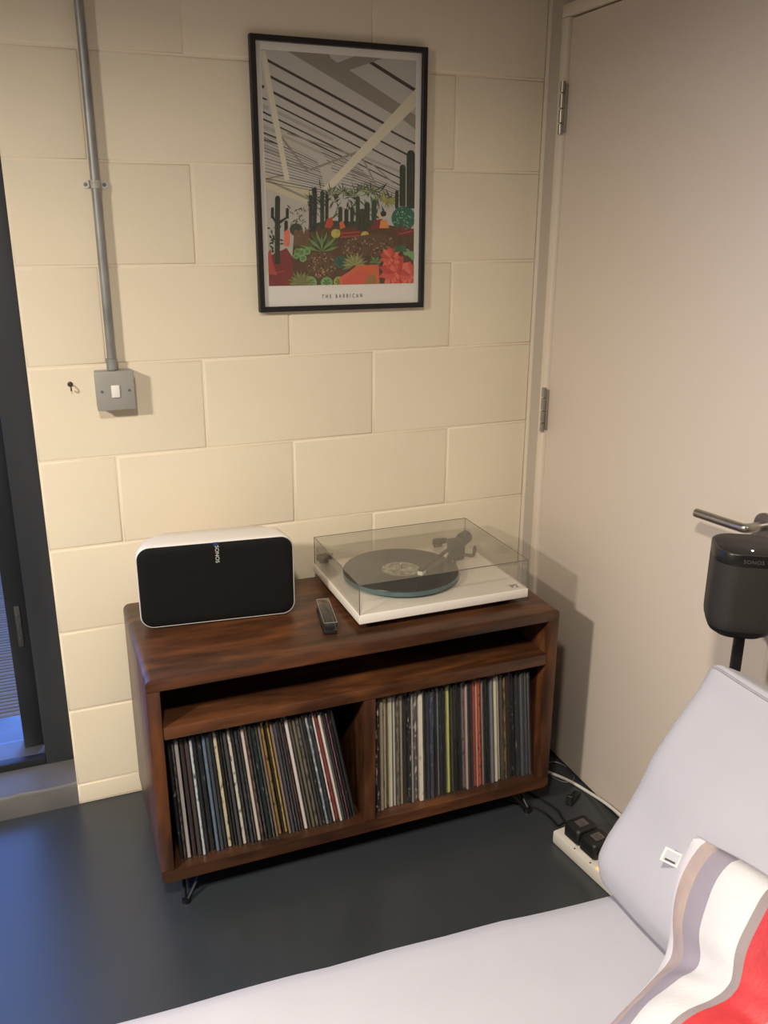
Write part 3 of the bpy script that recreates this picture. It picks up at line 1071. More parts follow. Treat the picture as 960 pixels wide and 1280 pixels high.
# ------------------------------------------------------------------ framed poster
FX0, FX1, FZ0, FZ1 = 0.1455, 0.5855, 1.2955, 1.9110
FW, FD = 0.0125, 0.021
pic = thing('framed_poster', 'framed poster of cacti in a glasshouse in a thin black frame', 'picture', ((FX0+FX1)/2, 0, (FZ0+FZ1)/2))
fo = [(FX0, FZ0), (FX1, FZ0), (FX1, FZ1), (FX0, FZ1)]
fb = bmesh.new()
rings = []
for ins, y in ((0, -0.0006), (0, -FD+0.001), (0.001, -FD), (FW-0.0015, -FD), (FW, -FD+0.001), (FW, -0.0006)):
    rings.append([fb.verts.new((FX0+ins if i in (0, 3) else FX1-ins, y, FZ0+ins if i < 2 else FZ1-ins)) for i in range(4)])
for a, b in zip(rings, rings[1:]+rings[:1]):
    for k in range(4):
        fb.faces.new((a[k], a[(k+1) % 4], b[(k+1) % 4], b[k]))
obj('frame', fb, M_black, pic, angle=25)
obj('glass', box(FX0+FW-0.0005, FX1-FW+0.0005, -FD+0.0035, -FD+0.0055, FZ0+FW-0.0005, FZ1-FW+0.0005), M_picglass, pic)
M_paper = mat('poster_paper', (236, 232, 222), 0.6, var=0.01)
sheet = obj('poster', box(FX0+FW-0.001, FX1-FW+0.001, -0.0095, -0.0060, FZ0+FW-0.001, FZ1-FW+0.001), M_paper, pic)
SX, SZT = FX0+FW, FZ1-FW           # top corner the print is measured from, metres right and down
PAL = [(196,193,184),(206,196,166),(188,184,172),(150,144,130),(70,64,58),(176,171,160),(222,214,190),(62,72,54),(92,70,50),(128,56,54),(50,56,46),(84,104,66),(118,146,82),(150,150,84),(170,166,96),(66,84,62),(120,124,110),(226,120,92),(120,92,64),(190,80,60),(214,110,70),(176,76,62),(232,150,80),(226,188,150),(196,186,92),(176,172,90),(48,108,88),(176,206,160),(190,80,80),(104,80,58),(186,146,104),(58,42,32),(126,170,108),(160,170,90),(112,120,72),(138,140,84),(130,134,84),(160,158,100),(120,124,76),(214,96,78),(160,120,70),(176,76,66),(170,80,74),(232,116,98),(196,78,66)]
ART = [
(0,14,541,14,17,401,17,401,541),
(1,14,280.9,142.3,325.2,141.4,359.7,14,312.3),
(2,14,314.6,123.8,351.9,120.5,473.3,14,472.6),
(3,14,297.1,122.9,341.1,125.5,336.3,14,291.4),
(3,14,296.3,62.3,285.7,61.4,281.7,14,292.2),
(4,22.7,39.2,316.9,163.7,320.2,158.6,25.8,34.4),
(4,29.5,73.4,294.4,184.3,297.6,179.1,32.5,68.6),
(4,36.3,106.7,273.1,205.2,276.3,200.1,39.4,101.8),
(4,41.4,132.3,256.7,220.5,258.6,217.2,43.3,129.2),
(4,48.5,163.9,232.4,238.4,234.3,235.1,50.4,160.7),
(4,49.7,179.5,208.6,241.5,210.2,238.6,51.3,176.7),
(4,277.3,29.6,395.3,85.5,400.3,78.8,282.1,23.1),
(4,329.6,177.3,401,206.5,401,201.1,332.1,173.1),
(4,303.4,200.9,401,240.6,401,235.8,305.7,197.1),
(4,282.2,220.1,361.3,253.1,363.3,249.8,284.1,216.8),
(4,253.6,244.3,361.8,286.7,363.4,283.8,255.3,241.4),
(4,244.6,253.2,362,303.7,363.5,301.3,246,250.9),
(4,14,97.8,17.4,98.8,20.5,92.4,14,90.5),
(4,14,120.5,23.4,123.7,25.4,120.1,14,116.2),
(4,14,150,31.9,157.4,34,153.9,14,145.6),
(4,14,165,35.8,173.3,37.6,170.1,14,161.1),
(4,14,194.2,44.2,204.8,45.9,201.5,14,190.4),
(4,14,208.8,49.5,218.5,50.7,215.6,14,205.6),
(4,253.1,17,258.4,18.2,258.9,17),
(5,14,140.1,26,143.9,30.1,135.5,14,130.6),
(5,14,184.8,40.9,192.6,44.7,184.1,14,175.2),
(5,47.9,151.1,184.1,205.9,188.4,198.4,52.2,143.9),
(5,14,230.4,52.6,242.3,57.4,231.7,14,218.5),
(5,57.9,199.4,195.8,251,198.8,245.3,60.9,193.9),
(5,262.2,241.4,361.1,273.2,363.9,267.2,265,235.5),
(3,14,195.8,143.8,250.2,144.4,249.1,14,194.5),
(4,14,203.5,145.3,255.7,146.2,254.1,14,201.6),
(4,14,210.6,147.1,260.6,147.7,259.5,14,209.2),
(3,14,218.3,148.6,266.1,149.4,264.4,14,216.4),
(4,14,225.4,150.4,271,150.9,269.9,14,224.1),
(4,14,233.1,151.9,276.5,152.7,274.9,14,231.3),
(3,14,240.3,153.7,281.5,154.2,280.3,14,239),
(4,14,248,155.3,287,156,285.3,14,246.2),
(4,14,255.2,157,292,157.5,290.8,14,254),
(3,14,263,158.6,297.6,159.2,295.8,14,261.2),
(4,14,270.3,160.4,302.6,160.8,301.4,14,269),
(4,14,278.1,162,308.1,162.5,306.4,14,276.3),
(3,14,285.4,163.8,313.2,164.1,312,14,284.1),
(4,14,293.2,165.4,318.8,165.8,317,14,291.4),
(4,14,300.6,167.1,323.8,167.4,322.6,14,299.3),
(4,144.6,214.5,244.8,258,245.7,256.6,145.4,213.1),
(3,150.2,223,253.3,264.6,254.1,263.2,151,221.6),
(4,155.9,231.5,261.8,271.3,262.5,269.8,156.7,230.1),
(3,161.6,240.1,270.3,277.9,271,276.5,162.3,238.7),
(4,167.3,248.7,278.9,284.6,279.6,283.1,168,247.2),
(3,173.1,257.3,287.5,291.4,288.1,289.9,173.7,255.9),
(4,178.9,266,296.2,298.2,296.8,296.6,179.5,264.5),
(3,184.7,274.8,304.9,305,305.4,303.4,185.2,273.2),
(4,190.5,283.5,313.6,311.8,314.1,310.2,191,282),
(3,196.4,292.3,322.4,318.7,322.8,317.1,196.8,290.8),
(4,202.2,301.2,331.2,325.6,331.6,324,202.7,299.6),
(3,208.2,310,340.1,332.5,340.4,330.9,208.6,308.5),
(3,226.7,263.7,362.5,313,363.2,311.5,227.4,262.3),
(4,229,271,362.5,317.9,363.3,316.4,229.8,269.6),
(3,231.4,278.3,362.6,322.8,363.3,321.3,232.1,276.9),
(4,233.7,285.7,362.6,327.7,363.3,326.2,234.4,284.2),
(3,236.1,293,362.7,332.7,363.4,331.1,236.7,291.5),
(4,238.4,300.4,362.7,337.6,363.4,336,239.1,298.9),
(3,240.8,307.8,362.8,342.5,363.4,340.9,241.4,306.3),
(3,51.6,198.3,117.9,277.6,122.2,274.7,55.8,195.4),
(3,127,273.2,246.5,230.9,244.5,226.1,125,268.4),
(3,70.2,192.9,232.7,235.9,234.1,232.4,71.6,189.6),
(3,255.6,236.9,292,299.4,295.9,297.6,259.4,235.1),
(3,62.3,258.8,125.6,270,126.6,266.4,63.3,255.3),
(3,280.6,252.2,342.6,298.7,345.1,296.3,283,249.8),
(3,166.4,17,361.2,115.6,339.9,139.7,77.4,17),
(3,160,17,178.6,17,189.2,42.5,174.7,48.3),
(3,174.8,43.4,241.4,17,314,17,212.1,53.4),
(3,401,170.7,361.5,146.5,379.8,129.2,401,137.9),
(6,401,78,401,119.2,178.2,314.1,155.6,314.5),
(6,14,33.2,14,19.3,25.6,19.3,74.1,295.3,61.4,295.5),
(7,113.2,413.4,122.6,396.2,170.8,386.2,219.4,389.1,281.3,385.3,312.7,391.7,319,412.7),
(8,401,541,67.7,541,80.1,429.7,140.4,402.5,319,396.1,401,406.1),
(9,14,541,14,471.3,61.6,451.2,75.7,473,73.4,541),
(10,168.8,354.4,159.5,347.1,148,343,157.3,350.3),
(11,249.1,379.1,257.1,372.9,260.6,364,252.5,370.2),
(11,219.2,374.3,225.1,360.1,227.9,345.4,222,359.5),
(11,149.6,381.2,142.9,369.8,134.1,359.8,140.7,371.1),
(10,283.3,356.3,274,344.2,262.3,334,271.5,346.1),
(11,246.7,380,239.6,365.7,229.4,353.3,236.4,367.4),
(11,292.9,345.8,286.7,340.3,278.8,336.8,284.9,342.3),
(11,163.7,383.8,155,371.4,143.5,361.2,152.1,373.5),
(11,300.2,354.9,298.8,339.4,293,324.9,294.3,340.3),
(11,321.8,374.8,318.2,365.1,311,357.2,314.5,366.9),
(11,242.1,322.8,238,307.3,230.9,293,234.9,308.3),
(11,144.5,350.4,159,344,171.6,334.9,157.1,341.3),
(11,150.5,337.4,145.6,331.7,138.2,329,143,334.7),
(10,127.1,367,127,351.7,123.7,336.9,123.8,352.1),
(7,169.1,319.3,181.7,313.8,193,306.5,180.4,312),
(10,160.3,345.1,167.9,341.9,172.3,335.5,164.7,338.7),
(11,184.8,383.2,191.7,369.3,195.2,354.6,188.3,368.4),
(7,307.7,362.4,304.4,346.8,297.2,332.4,300.5,347.9),
(11,210.7,366.2,200.9,359.8,189.5,356,199.3,362.3),
(11,183.2,340,173.9,335.1,163.3,333.2,172.5,338),
(10,245.9,324.7,249,311.8,248.6,298.8,245.5,311.6),
(7,271.8,366.8,269.2,351.1,264.1,336,266.7,351.6),
(10,197.2,359.9,196.7,350.1,192.6,341.1,193.2,350.8),
(10,185.3,342.1,192.9,333.9,196.3,323.9,188.7,332),
(11,123.5,356.7,130.2,349.8,132.6,341.1,126,347.9),
(11,169.5,329.7,168.6,322.1,163.7,315.8,164.7,323.5),
(11,326.3,361.8,330.4,347.1,331.4,332,327.3,346.7),
(11,190.1,361.5,199.8,350.1,207.4,337.5,197.7,348.9),
(11,328.1,336.2,320.7,328.3,310.2,323.9,317.5,331.8),
(11,135.9,360,141.1,349.1,141.4,337.5,136.3,348.3),
(10,218.2,360.1,223.2,350.1,223.1,339.3,218.1,349.3),
(11,152,317.5,152.1,301.7,147.7,286.7,147.6,302.4),
(10,124.9,348.9,125.9,333.9,122.1,319.6,121,334.5),
(7,305.7,383.1,301.9,376.2,294.2,372.6,298,379.5),
(11,268.7,380,269.6,372.8,265.8,366.4,264.9,373.6),
(7,155,337.7,157.1,327.1,154,316.9,151.9,327.5),
(10,250.9,339.2,239.6,332.6,226.4,330,237.6,336.6),
(7,131.5,332.6,131.9,318.5,129.5,304.6,129.1,318.7),
(11,290.7,379.7,286.7,373.5,279.5,370.1,283.5,376.3),
(10,306.7,317.9,316.8,308.5,323.4,297.1,313.4,306.5),
(7,129.1,339.7,118.4,330.2,106.1,322.4,116.7,331.9),
(7,128.5,350.7,123.6,344.6,116.2,341.3,121.1,347.3),
(10,186,338.3,191,328.7,192.8,318.4,187.8,328),
(11,174.1,385.3,186.3,379.6,195.7,370.6,183.5,376.3),
(11,200.3,321.8,212.4,318.5,222.7,311.8,210.6,315.1),
(7,235,360.1,233.2,349.3,228,339.6,229.8,350.3),
(11,225,364.8,214.9,359.1,203.6,355.4,213.7,361.1),
(7,165.1,335.5,159.6,328.3,152.1,322.9,157.5,330),
(10,124.2,339.9,137.5,333.8,147.9,323.9,134.5,330.1),
(11,277.2,374.7,272.9,361.3,264.8,349.6,269.1,362.9),
(7,139.8,357.8,142.4,349,141.5,340.1,138.9,348.9),
(11,232,355,239.4,351.6,243.2,345,235.8,348.5),
(11,143.2,375.5,132.2,363.7,118.4,354.6,129.3,366.4),
(11,292.4,317.2,307,310.9,318.5,300.9,303.9,307.2),
(11,131.2,339.7,125.3,332.8,117.4,327.7,123.3,334.6),
(11,171.3,359.4,181.5,350.4,187.4,339,177.3,347.9),
(11,238.2,383.3,240.2,367.2,238.5,351.3,236.5,367.3),
(11,281,326.1,291.7,320.6,299,311.7,288.2,317.2),
(11,152.7,351.4,142.9,344.1,131.1,339.7,140.9,347),
(10,274.6,328,270.9,320.4,264,314.9,267.6,322.5),
(10,323.1,374.4,318,359.9,309,347.1,314,361.5),
(11,244.4,384.5,251.4,377.1,254.1,367.7,247,375.1),
(11,160.7,356.3,168.9,344.1,174.4,331,166.3,343.1),
(11,335.8,347.8,339.6,333.1,338.3,318.3,334.5,332.9),
(7,238.6,349.1,231.1,340.9,220.5,335.9,228,344.1),
(11,328.8,347,318,337.9,304.4,332.4,315.1,341.4),
(10,133.2,332.4,140.1,326.3,144.5,318.7,137.6,324.7),
(7,157.6,365.7,150.8,358.9,141.1,355.8,147.9,362.6),
(7,185.3,345.8,195.3,342.1,202.1,334.7,192.2,338.4),
(10,125.7,348.6,136.5,346.5,146.2,341.4,135.3,343.5),
(11,223.2,330.4,228.2,319.3,230.5,307.7,225.5,318.7),
(7,176.7,362.7,180.4,351.4,181,339.7,177.3,351),
(10,232,364.6,227.5,355.8,219.4,349.4,223.8,358.2),
(10,259.9,371.8,275.7,363.8,289.5,353.3,273.7,361.3),
(11,240.6,352.2,242.1,344.9,240.3,337.7,238.8,345),
(11,276.4,367.1,290.4,357.5,301.2,345.2,287.2,354.7),
(11,143.5,381.6,132.6,373.5,119.6,368.7,130.3,376.8),
(11,208.7,337,211.4,327.5,211.2,317.9,208.5,327.3),
(11,132.1,366.7,137.4,358.6,139.4,349.5,134.2,357.6),
(10,308.9,317.3,319.8,306.6,327.7,294.1,316.8,304.8),
(7,189.6,344.4,196.9,331.1,201.6,317,194.3,330.2),
(7,176.5,323.6,175.5,308.6,171.7,294.1,172.8,309),
(11,269.9,354.8,260.4,343.7,248,335.3,257.3,346.3),
(11,149.4,344.6,150,336.3,147.7,328.3,147.1,336.6),
(10,308.1,340.3,324.3,336.3,338.4,328.1,322.1,332.1),
(10,326.3,341,322.5,325.2,314.3,310.9,318.1,326.6),
(11,181.8,376.3,191.4,374.5,199.4,369.1,189.7,370.9),
(11,140.4,369.4,142.8,357.9,141.5,346.4,139.1,357.9),
(7,159.3,353.5,149.6,341,136.1,331.9,145.7,344.3),
(11,142.1,336.8,155.8,329.2,166.9,318.8,153.2,326.4),
(11,128.9,342.2,130.3,331,129.2,319.9,127.8,331.1),
(10,191.2,339.1,189.4,331.1,183.2,325.2,184.9,333.2),
(7,248.1,380.4,243.9,370.9,235.6,363.8,239.8,373.3),
(11,322.4,375.1,319.1,366.5,312.7,359.4,316,368),
(11,289.7,343.3,285.7,333.4,278.2,325.2,282.2,335.1),
(11,131.8,376.2,130,366.7,124.7,358.5,126.4,367.9),
(11,283.1,342.9,285.6,336,284.9,328.8,282.3,335.7),
(10,303.6,345.9,302.4,337,298.8,328.7,300,337.6),
(11,162.2,371.1,153.4,362.7,142.6,356.2,151.5,364.6),
(11,122.5,357.8,121.8,349.7,117.1,342.9,117.8,351),
(7,213.8,328.8,217.7,319.7,219.1,310.1,215.2,319.2),
(7,273.5,331.7,278.2,325.4,277.6,318.1,272.9,324.4),
(11,165.4,323.4,174,317,180.7,309,172.1,315.4),
(10,318,356.1,328.3,344.7,335.2,331.5,324.9,342.9),
(11,322.6,335.3,323.1,328,320.1,321.3,319.6,328.5),
(7,336.1,336.2,330,321.1,320.1,307.7,326.1,322.8),
(7,119.6,319.8,132,316.8,143,310.8,130.6,313.8),
(10,158.4,352.2,171.8,341.4,182.5,328.4,169,339.2),
(7,293.4,379.4,300.1,366.4,302.5,352.4,295.8,365.3),
(11,202.4,382.2,197,375.9,189.3,372.1,194.6,378.4),
(7,178,327.3,189.5,332.5,202.4,334.8,190.8,329.5),
(7,178,327.3,188.4,327.5,198.5,324.6,188,324.4),
(12,178,327.3,191.8,320.5,203.7,311.1,189.8,317.9),
(7,178,327.3,186.8,315.9,192.5,303.1,183.7,314.5),
(12,178,327.3,180,316.9,178.4,306.7,176.4,317),
(11,178,327.3,174.4,317.4,167.6,309.2,171.2,319),
(7,178,327.3,169.1,319.9,158.2,315.2,167,322.6),
(7,178,327.3,163.6,324.2,148.8,324.4,163.1,327.4),
(7,178,327.3,166.5,329.5,156.1,334.6,167.6,332.4),
(11,208.2,321.5,219.6,326.7,232.4,328.8,220.9,323.6),
(12,208.2,321.5,224.3,320.9,240.1,317.2,223.9,317.8),
(12,208.2,321.5,219.1,316.5,228,309,217.1,314),
(7,208.2,321.5,214.2,314.8,217.1,306.7,211,313.4),
(11,208.2,321.5,210.2,308.8,208.5,296.2,206.6,308.8),
(11,208.2,321.5,202.9,308.9,194.5,298,199.7,310.5),
(11,208.2,321.5,197.3,312.9,184.3,307,195.1,315.6),
(12,208.2,321.5,194.6,318.5,180.5,318.7,194,321.7),
(7,208.2,321.5,197.3,323.4,187.7,328.3,198.5,326.4),
(12,257,315.3,265.4,319.5,275.1,320.7,266.6,316.5),
(12,257,315.3,273,314.8,288.6,311.1,272.5,311.6),
(7,257,315.3,268.5,310,278,302.1,266.4,307.4),
(12,257,315.3,265.2,304.9,270.2,293.2,261.9,303.5),
(7,257,315.3,258.9,307.2,257.1,299.2,255.2,307.3),
(11,257,315.3,253,305.1,245.8,296.6,249.7,306.7),
(11,257,315.3,248.4,308.2,237.8,303.9,246.3,310.9),
(7,257,315.3,247.3,312.7,237.1,313.4,246.8,315.9),
(11,257,315.3,241.8,318.7,227.8,325,243,321.6),
(11,281.6,320.2,291.4,324.9,302.5,326.5,292.7,321.8),
(11,281.6,320.2,298.5,319.6,315.1,315.8,298,316.4),
(12,281.6,320.2,291.1,316.2,298.6,309.5,289,313.6),
(11,281.6,320.2,287.9,313,291,304.4,284.6,311.6),
(7,281.6,320.2,283.5,305.6,281.7,291.2,279.8,305.7),
(11,281.6,320.2,275.9,307.4,267.1,296.1,272.7,308.9),
(12,281.6,320.2,272.4,312.8,261.2,308.1,270.3,315.5),
(12,281.6,320.2,270.2,317.5,258.4,317.9,269.7,320.7),
(12,281.6,320.2,266.5,323.5,252.8,329.8,267.8,326.5),
(7,306.4,336,315.9,340.6,326.7,342.1,317.1,337.5),
(11,306.4,336,316.2,336.4,325.6,333.5,315.7,333.1),
(11,306.4,336,319,330.2,329.4,321.7,316.8,327.5),
(11,306.4,336,313.1,328.2,316.5,319,309.8,326.8),
(7,306.4,336,308.2,327.3,306.4,318.6,304.5,327.3),
(7,306.4,336,302.3,325.7,294.9,317,299,327.3),
(12,306.4,336,295.9,327.8,283.3,322.3,293.7,330.5),
(12,306.4,336,293.6,333.1,280.4,333.4,293.1,336.3),
(12,306.4,336,290.6,339.5,276.1,346,291.8,342.5),
(7,232.4,329.1,243.2,334.1,255.4,336.1,244.5,331),
(12,232.4,329.1,245.1,329,257.4,325.8,244.6,325.8),
(11,232.4,329.1,242.8,324.5,251.2,317.3,240.7,321.9),
(12,232.4,329.1,239.9,319.9,244.1,309.4,236.6,318.5),
(7,232.4,329.1,234.3,319.6,232.6,310.3,230.6,319.7),
(12,232.4,329.1,229.8,321.2,224.1,314.9,226.6,322.7),
(7,232.4,329.1,221.5,320.6,208.6,314.7,219.4,323.2),
(11,232.4,329.1,221,326.3,209.2,326.8,220.5,329.5),
(11,232.4,329.1,219.7,331.6,208.2,337.1,220.9,334.6),
(13,317.6,314.2,308,328.6,304.8,344.9,314.4,330.5),
(14,317.6,316.9,312.1,333.6,313.5,350.9,319,334.1),
(14,317.6,319.6,317.1,337.7,323.4,355,323.9,336.8),
(13,317.6,322.3,322.6,340.7,334,356.9,329,338.3),
(13,317.6,325,328.1,342.4,344.4,356.4,333.7,338.8),
(13,317.6,327.7,333.5,342.9,354,353.5,337.9,338.2),
(14,317.6,330.4,338.2,342.1,362,348.4,341.2,336.7),
(13,317.6,333.1,341.9,340.3,367.7,341.6,343.3,334.4),
(14,317.6,335.8,344.2,337.6,370.6,333.4,343.9,331.7),
(13,317.6,338.6,344.9,334.5,370.3,324.7,342.9,328.8),
(10,119.2,413.4,121.4,332.4,123.4,329,126.2,328.1,129,328.9,130.8,332.3,128.7,413.4),
(10,123.7,332.4,121.6,413.4,122.5,413.4,124.7,332.4),
(10,127.5,332.3,125.4,413.4,126.3,413.4,128.5,332.3),
(10,129,413.4,131.6,314.1,133.7,310.5,136.7,309.6,139.7,310.4,141.6,313.9,139.2,413.3),
(10,134.1,314.1,131.6,413.4,132.6,413.4,135.1,314.1),
(10,138.1,314,135.6,413.4,136.7,413.4,139.1,314),
(7,148.1,407.9,150.1,321.9,152.3,318.1,155.5,317.1,158.7,318,160.8,321.8,158.9,407.9),
(10,152.7,321.9,150.8,407.9,151.8,407.9,153.8,321.9),
(10,157,321.8,155.1,407.9,156.2,407.9,158.1,321.8),
(10,161.4,402.4,163,328.6,164.7,325.6,167.3,324.8,169.8,325.5,171.4,328.5,169.9,402.4),
(10,165.1,328.6,163.5,402.4,164.4,402.4,165.9,328.5),
(10,168.4,328.5,166.9,402.4,167.8,402.4,169.3,328.5),
(7,195.4,402.3,196.1,358.5,198.4,354.6,201.6,353.6,204.9,354.5,207,358.4,206.4,402.2),
(10,198.8,358.5,198.1,402.2,199.2,402.2,199.9,358.5),
(10,203.2,358.4,202.5,402.2,203.6,402.2,204.3,358.4),
(10,211.3,402.2,211.8,363.7,214.1,359.8,217.4,358.8,220.7,359.7,222.8,363.6,222.3,402.1),
(10,214.6,363.7,214,402.2,215.2,402.2,215.7,363.7),
(10,219,363.6,218.5,402.1,219.6,402.1,220.1,363.6),
(7,226.6,402.1,227.2,357.6,229.2,354.1,232.1,353.2,235,354.1,237,357.5,236.5,402.1),
(10,229.6,357.6,229.1,402.1,230.1,402.1,230.6,357.6),
(10,233.5,357.5,233,402.1,234,402.1,234.5,357.5),
(15,241.4,402,242.1,333.7,244.3,329.8,247.7,328.8,251,329.7,253.1,333.6,252.6,402),
(10,244.9,333.7,244.2,402,245.3,402,246,333.7),
(10,249.3,333.6,248.7,402,249.8,402,250.4,333.6),
(7,264.4,401.9,264.7,348.5,267.7,343.3,272.2,341.9,276.6,343.1,279.6,348.3,279.4,401.8),
(10,268.4,348.4,268.1,401.9,269.6,401.9,269.9,348.4),
(10,274.4,348.4,274.1,401.9,275.6,401.9,275.9,348.4),
(15,283.8,396.3,284,342.3,286.7,337.5,290.8,336.2,294.9,337.4,297.6,342.1,297.6,396.2),
(10,287.4,342.2,287.2,396.3,288.6,396.3,288.7,342.2),
(10,292.8,342.2,292.7,396.3,294.1,396.3,294.2,342.1),
(7,253.8,407.5,254.1,366,257.6,359.8,262.8,358.3,268,359.7,271.4,365.8,271.2,407.4),
(10,258.4,365.9,258.1,407.4,259.9,407.4,260.2,365.9),
(10,265.4,365.8,265.1,407.4,266.9,407.4,267.1,365.8),
(10,401,356.7,379.2,356.9,377.8,228.7,382.2,220.9,389,218.8,395.8,220.5,400.5,228,401,263.8),
(7,383.5,228.5,385,356.9,387.3,356.8,385.7,228.4),
(7,392.5,228.2,394.2,356.7,396.5,356.7,394.8,228.1),
(7,360,351.6,359.3,260.1,362.5,254.4,367.4,252.9,372.3,254.2,375.6,259.7,376.6,351.4),
(10,363.4,260,364.1,351.6,365.8,351.6,365,259.9),
(10,369.9,259.8,370.8,351.5,372.4,351.5,371.5,259.8),
(10,347.7,357.3,347.4,317.7,349.3,314.4,352.1,313.6,355,314.3,356.9,317.5,357.2,357.2),
(10,30.2,489,36.3,336.4,39,331.8,42.9,330.5,46.6,331.6,49,336.2,43.1,489.1),
(7,39.5,336.3,33.4,489,34.7,489.1,40.7,336.3),
(7,44.5,336.2,38.6,489.1,39.9,489.1,45.8,336.2),
(10,24.4,382,25.3,360.2,26.9,357.5,29.2,356.8,31.4,357.4,32.8,360.1,31.9,381.9),
(10,24.8,377.8,31.8,377.7,40.3,394.6,40.1,402),
(10,61.4,383.3,62.2,361.4,63.8,358.6,66.1,357.9,68.4,358.6,69.8,361.3,69,383.2),
(10,68.9,379,61.9,379,40.5,390.8,40.1,400.4),
(10,55.6,445.8,57.6,391,59.5,387.8,62.2,387,64.8,387.8,66.4,390.9,64.5,445.8),
(7,42.7,437.3,36.8,431.4,28.2,429.7,34.1,435.6),
(7,30.4,452.7,24.8,446.2,16.2,443.8,21.7,450.2),
(10,24.9,463,29.2,460.2,28.8,455.4,24.5,458.2),
(10,26,436.3,21.2,437.8,20.3,442.3,25.1,440.9),
(10,25.8,430.7,24,423.7,17.8,419.3,19.6,426.4),
(7,22.3,431.5,25.8,436.5,32.3,437.6,28.8,432.5),
(10,21.7,451.9,16.3,458.8,15.8,467.1,21.2,460.3),
(7,43.3,430.6,48,435,54.9,434.9,50.1,430.5),
(10,26.9,457.8,28.3,451.6,24.6,446.5,23.2,452.7),
(7,40,422,43.3,415,41.3,407.7,38.1,414.8),
(10,18.4,443.3,23.1,441.7,23.6,437.2,19,438.8),
(10,17.1,466.2,15.9,472,19.8,476.5,21,470.7),
(7,45.2,405.3,49.4,402.7,48.8,398.3,44.6,400.8),
(7,41.3,456.7,33.3,459.2,28.3,465.5,36.3,463),
(7,27.2,418.9,26.4,424.9,30.6,429.3,31.4,423.3),
(7,28.5,405,37.5,405.4,45.6,401.2,36.5,400.8),
(10,41.5,455,44.4,450.7,42,446.3,39.2,450.6),
(7,30.8,456.4,24.9,455.7,20.5,459.5,26.4,460.3),
(10,19.6,434.1,27.9,433.7,34.4,428.8,26.1,429.2),
(7,30.2,445.7,36,451,44.2,452,38.4,446.7),
(7,27.7,443.5,29.3,439,25.7,435.7,24.2,440.3),
(10,44.3,438.1,41.1,433.2,34.9,432.3,38.1,437.2),
(7,26.3,419.4,27.8,413,24.1,407.7,22.6,414.1),
(7,23.3,405.5,18.5,402.7,14,404.4,14,405.2,17.9,407.5),
(7,42.5,442.3,49.7,443.5,56,439.9,48.8,438.7),
(10,31.7,420.9,26.8,427.7,26.9,435.7,31.8,428.9),
(7,90.9,364.3,98,361.8,103.2,356.8,96.1,359.2),
(16,78.2,409.3,83.9,405.5,86.8,399.6,81.1,403.5),
(16,85,374.6,78.4,368.3,69.7,364.6,76.3,370.9),
(16,98.4,389.7,105.2,387.4,110.1,382.5,103.3,384.8),
(16,116.6,364.2,121.3,360.6,123.1,355.3,118.4,358.9),
(7,103.2,366.2,103.6,361.1,100.6,357,100.2,362),
(7,113.5,412,112.5,405.5,108.3,400.3,109.2,406.8),
(16,91.8,375.6,93,370.3,90.7,365.5,89.5,370.8),
(16,115.4,367.6,112.5,363.1,107.1,361,110.1,365.5),
(16,101.3,394.5,106.1,392.3,108.3,387.8,103.5,390.1),
(7,84.1,394.7,89.3,392.3,92,387.6,86.8,390),
(7,95.1,380.5,101.4,377.4,105.3,372.1,99,375.1),
(7,83.6,367.3,88.6,364.7,91.1,360.1,86.1,362.6),
(16,113.8,392.1,111.2,388.2,106.4,386.9,109,390.8),
(16,116.1,412.3,121.1,407.9,123.1,401.9,118.1,406.3),
(16,74,405.4,76.5,397.6,75.5,389.8,73,397.5),
(16,96.6,384.8,98,378.3,95.8,372.1,94.4,378.6),
(16,109.5,370.7,109.6,361.8,106.2,353.7,106.1,362.5),
(7,83.3,406,79.2,401.4,73,399.4,77.1,404),
(7,75.7,392.4,83.2,389.3,88.7,383.7,81.2,386.8),
(7,76,361.2,71.3,354.4,64.1,349.9,68.7,356.7),
(16,94,401,101,397.6,105.8,391.8,98.8,395.2),
(16,84.9,391.6,90.5,387.1,93.2,380.9,87.6,385.4),
(16,99.6,391.6,97.8,383.7,92.8,377.1,94.5,385),
(17,54.8,445.8,57.1,413.6,66.2,405.6,71.1,416.2,68.8,448.5),
(7,103.3,408.1,100.8,415.6,94.6,421.2,86.2,423.2,78,421.2,72.1,415.7,70.2,408.2,72.7,400.7,78.9,395.2,87.2,393.2,95.4,395.1,101.3,400.6),
(18,79.5,445.9,80.6,413.5,83.1,409.2,86.7,408.2,90.2,409.2,92.4,413.5,91.4,445.9),
(8,83.6,413.5,82.5,445.9,83.7,445.9,84.7,413.5),
(8,88.3,413.5,87.2,445.9,88.4,445.9,89.5,413.5),
(18,92.6,445.9,93.6,413.5,96.1,409.2,99.7,408.1,103.2,409.2,105.5,413.5,104.5,445.9),
(8,96.6,413.5,95.6,445.9,96.8,445.9,97.8,413.5),
(8,101.3,413.5,100.3,445.9,101.5,445.9,102.5,413.5),
(18,106.3,445.9,107.3,413.4,109.8,409.1,113.4,408,116.9,409.1,119.2,413.4,118.3,445.9),
(8,110.2,413.4,109.3,445.9,110.5,445.9,111.4,413.4),
(8,115,413.4,114.1,445.9,115.3,445.9,116.2,413.4),
(19,159.6,402.4,166,383.5,180,378,182.7,396.9,173.5,405.1),
(20,200.8,407.7,198,392.5,207.2,385.9,214.4,402.2),
(9,200.9,415,253.3,411,253,407.2,200.6,411.2),
(21,200.8,419.4,253.3,415.4,253,411.6,200.5,415.6),
(9,200.7,423.8,253.3,419.8,252.9,416,200.4,420),
(21,200.7,428.2,253.2,424.3,252.9,420.4,200.4,424.4),
(9,281.2,407.3,290.7,385.3,312.7,382.4,322.2,407.2),
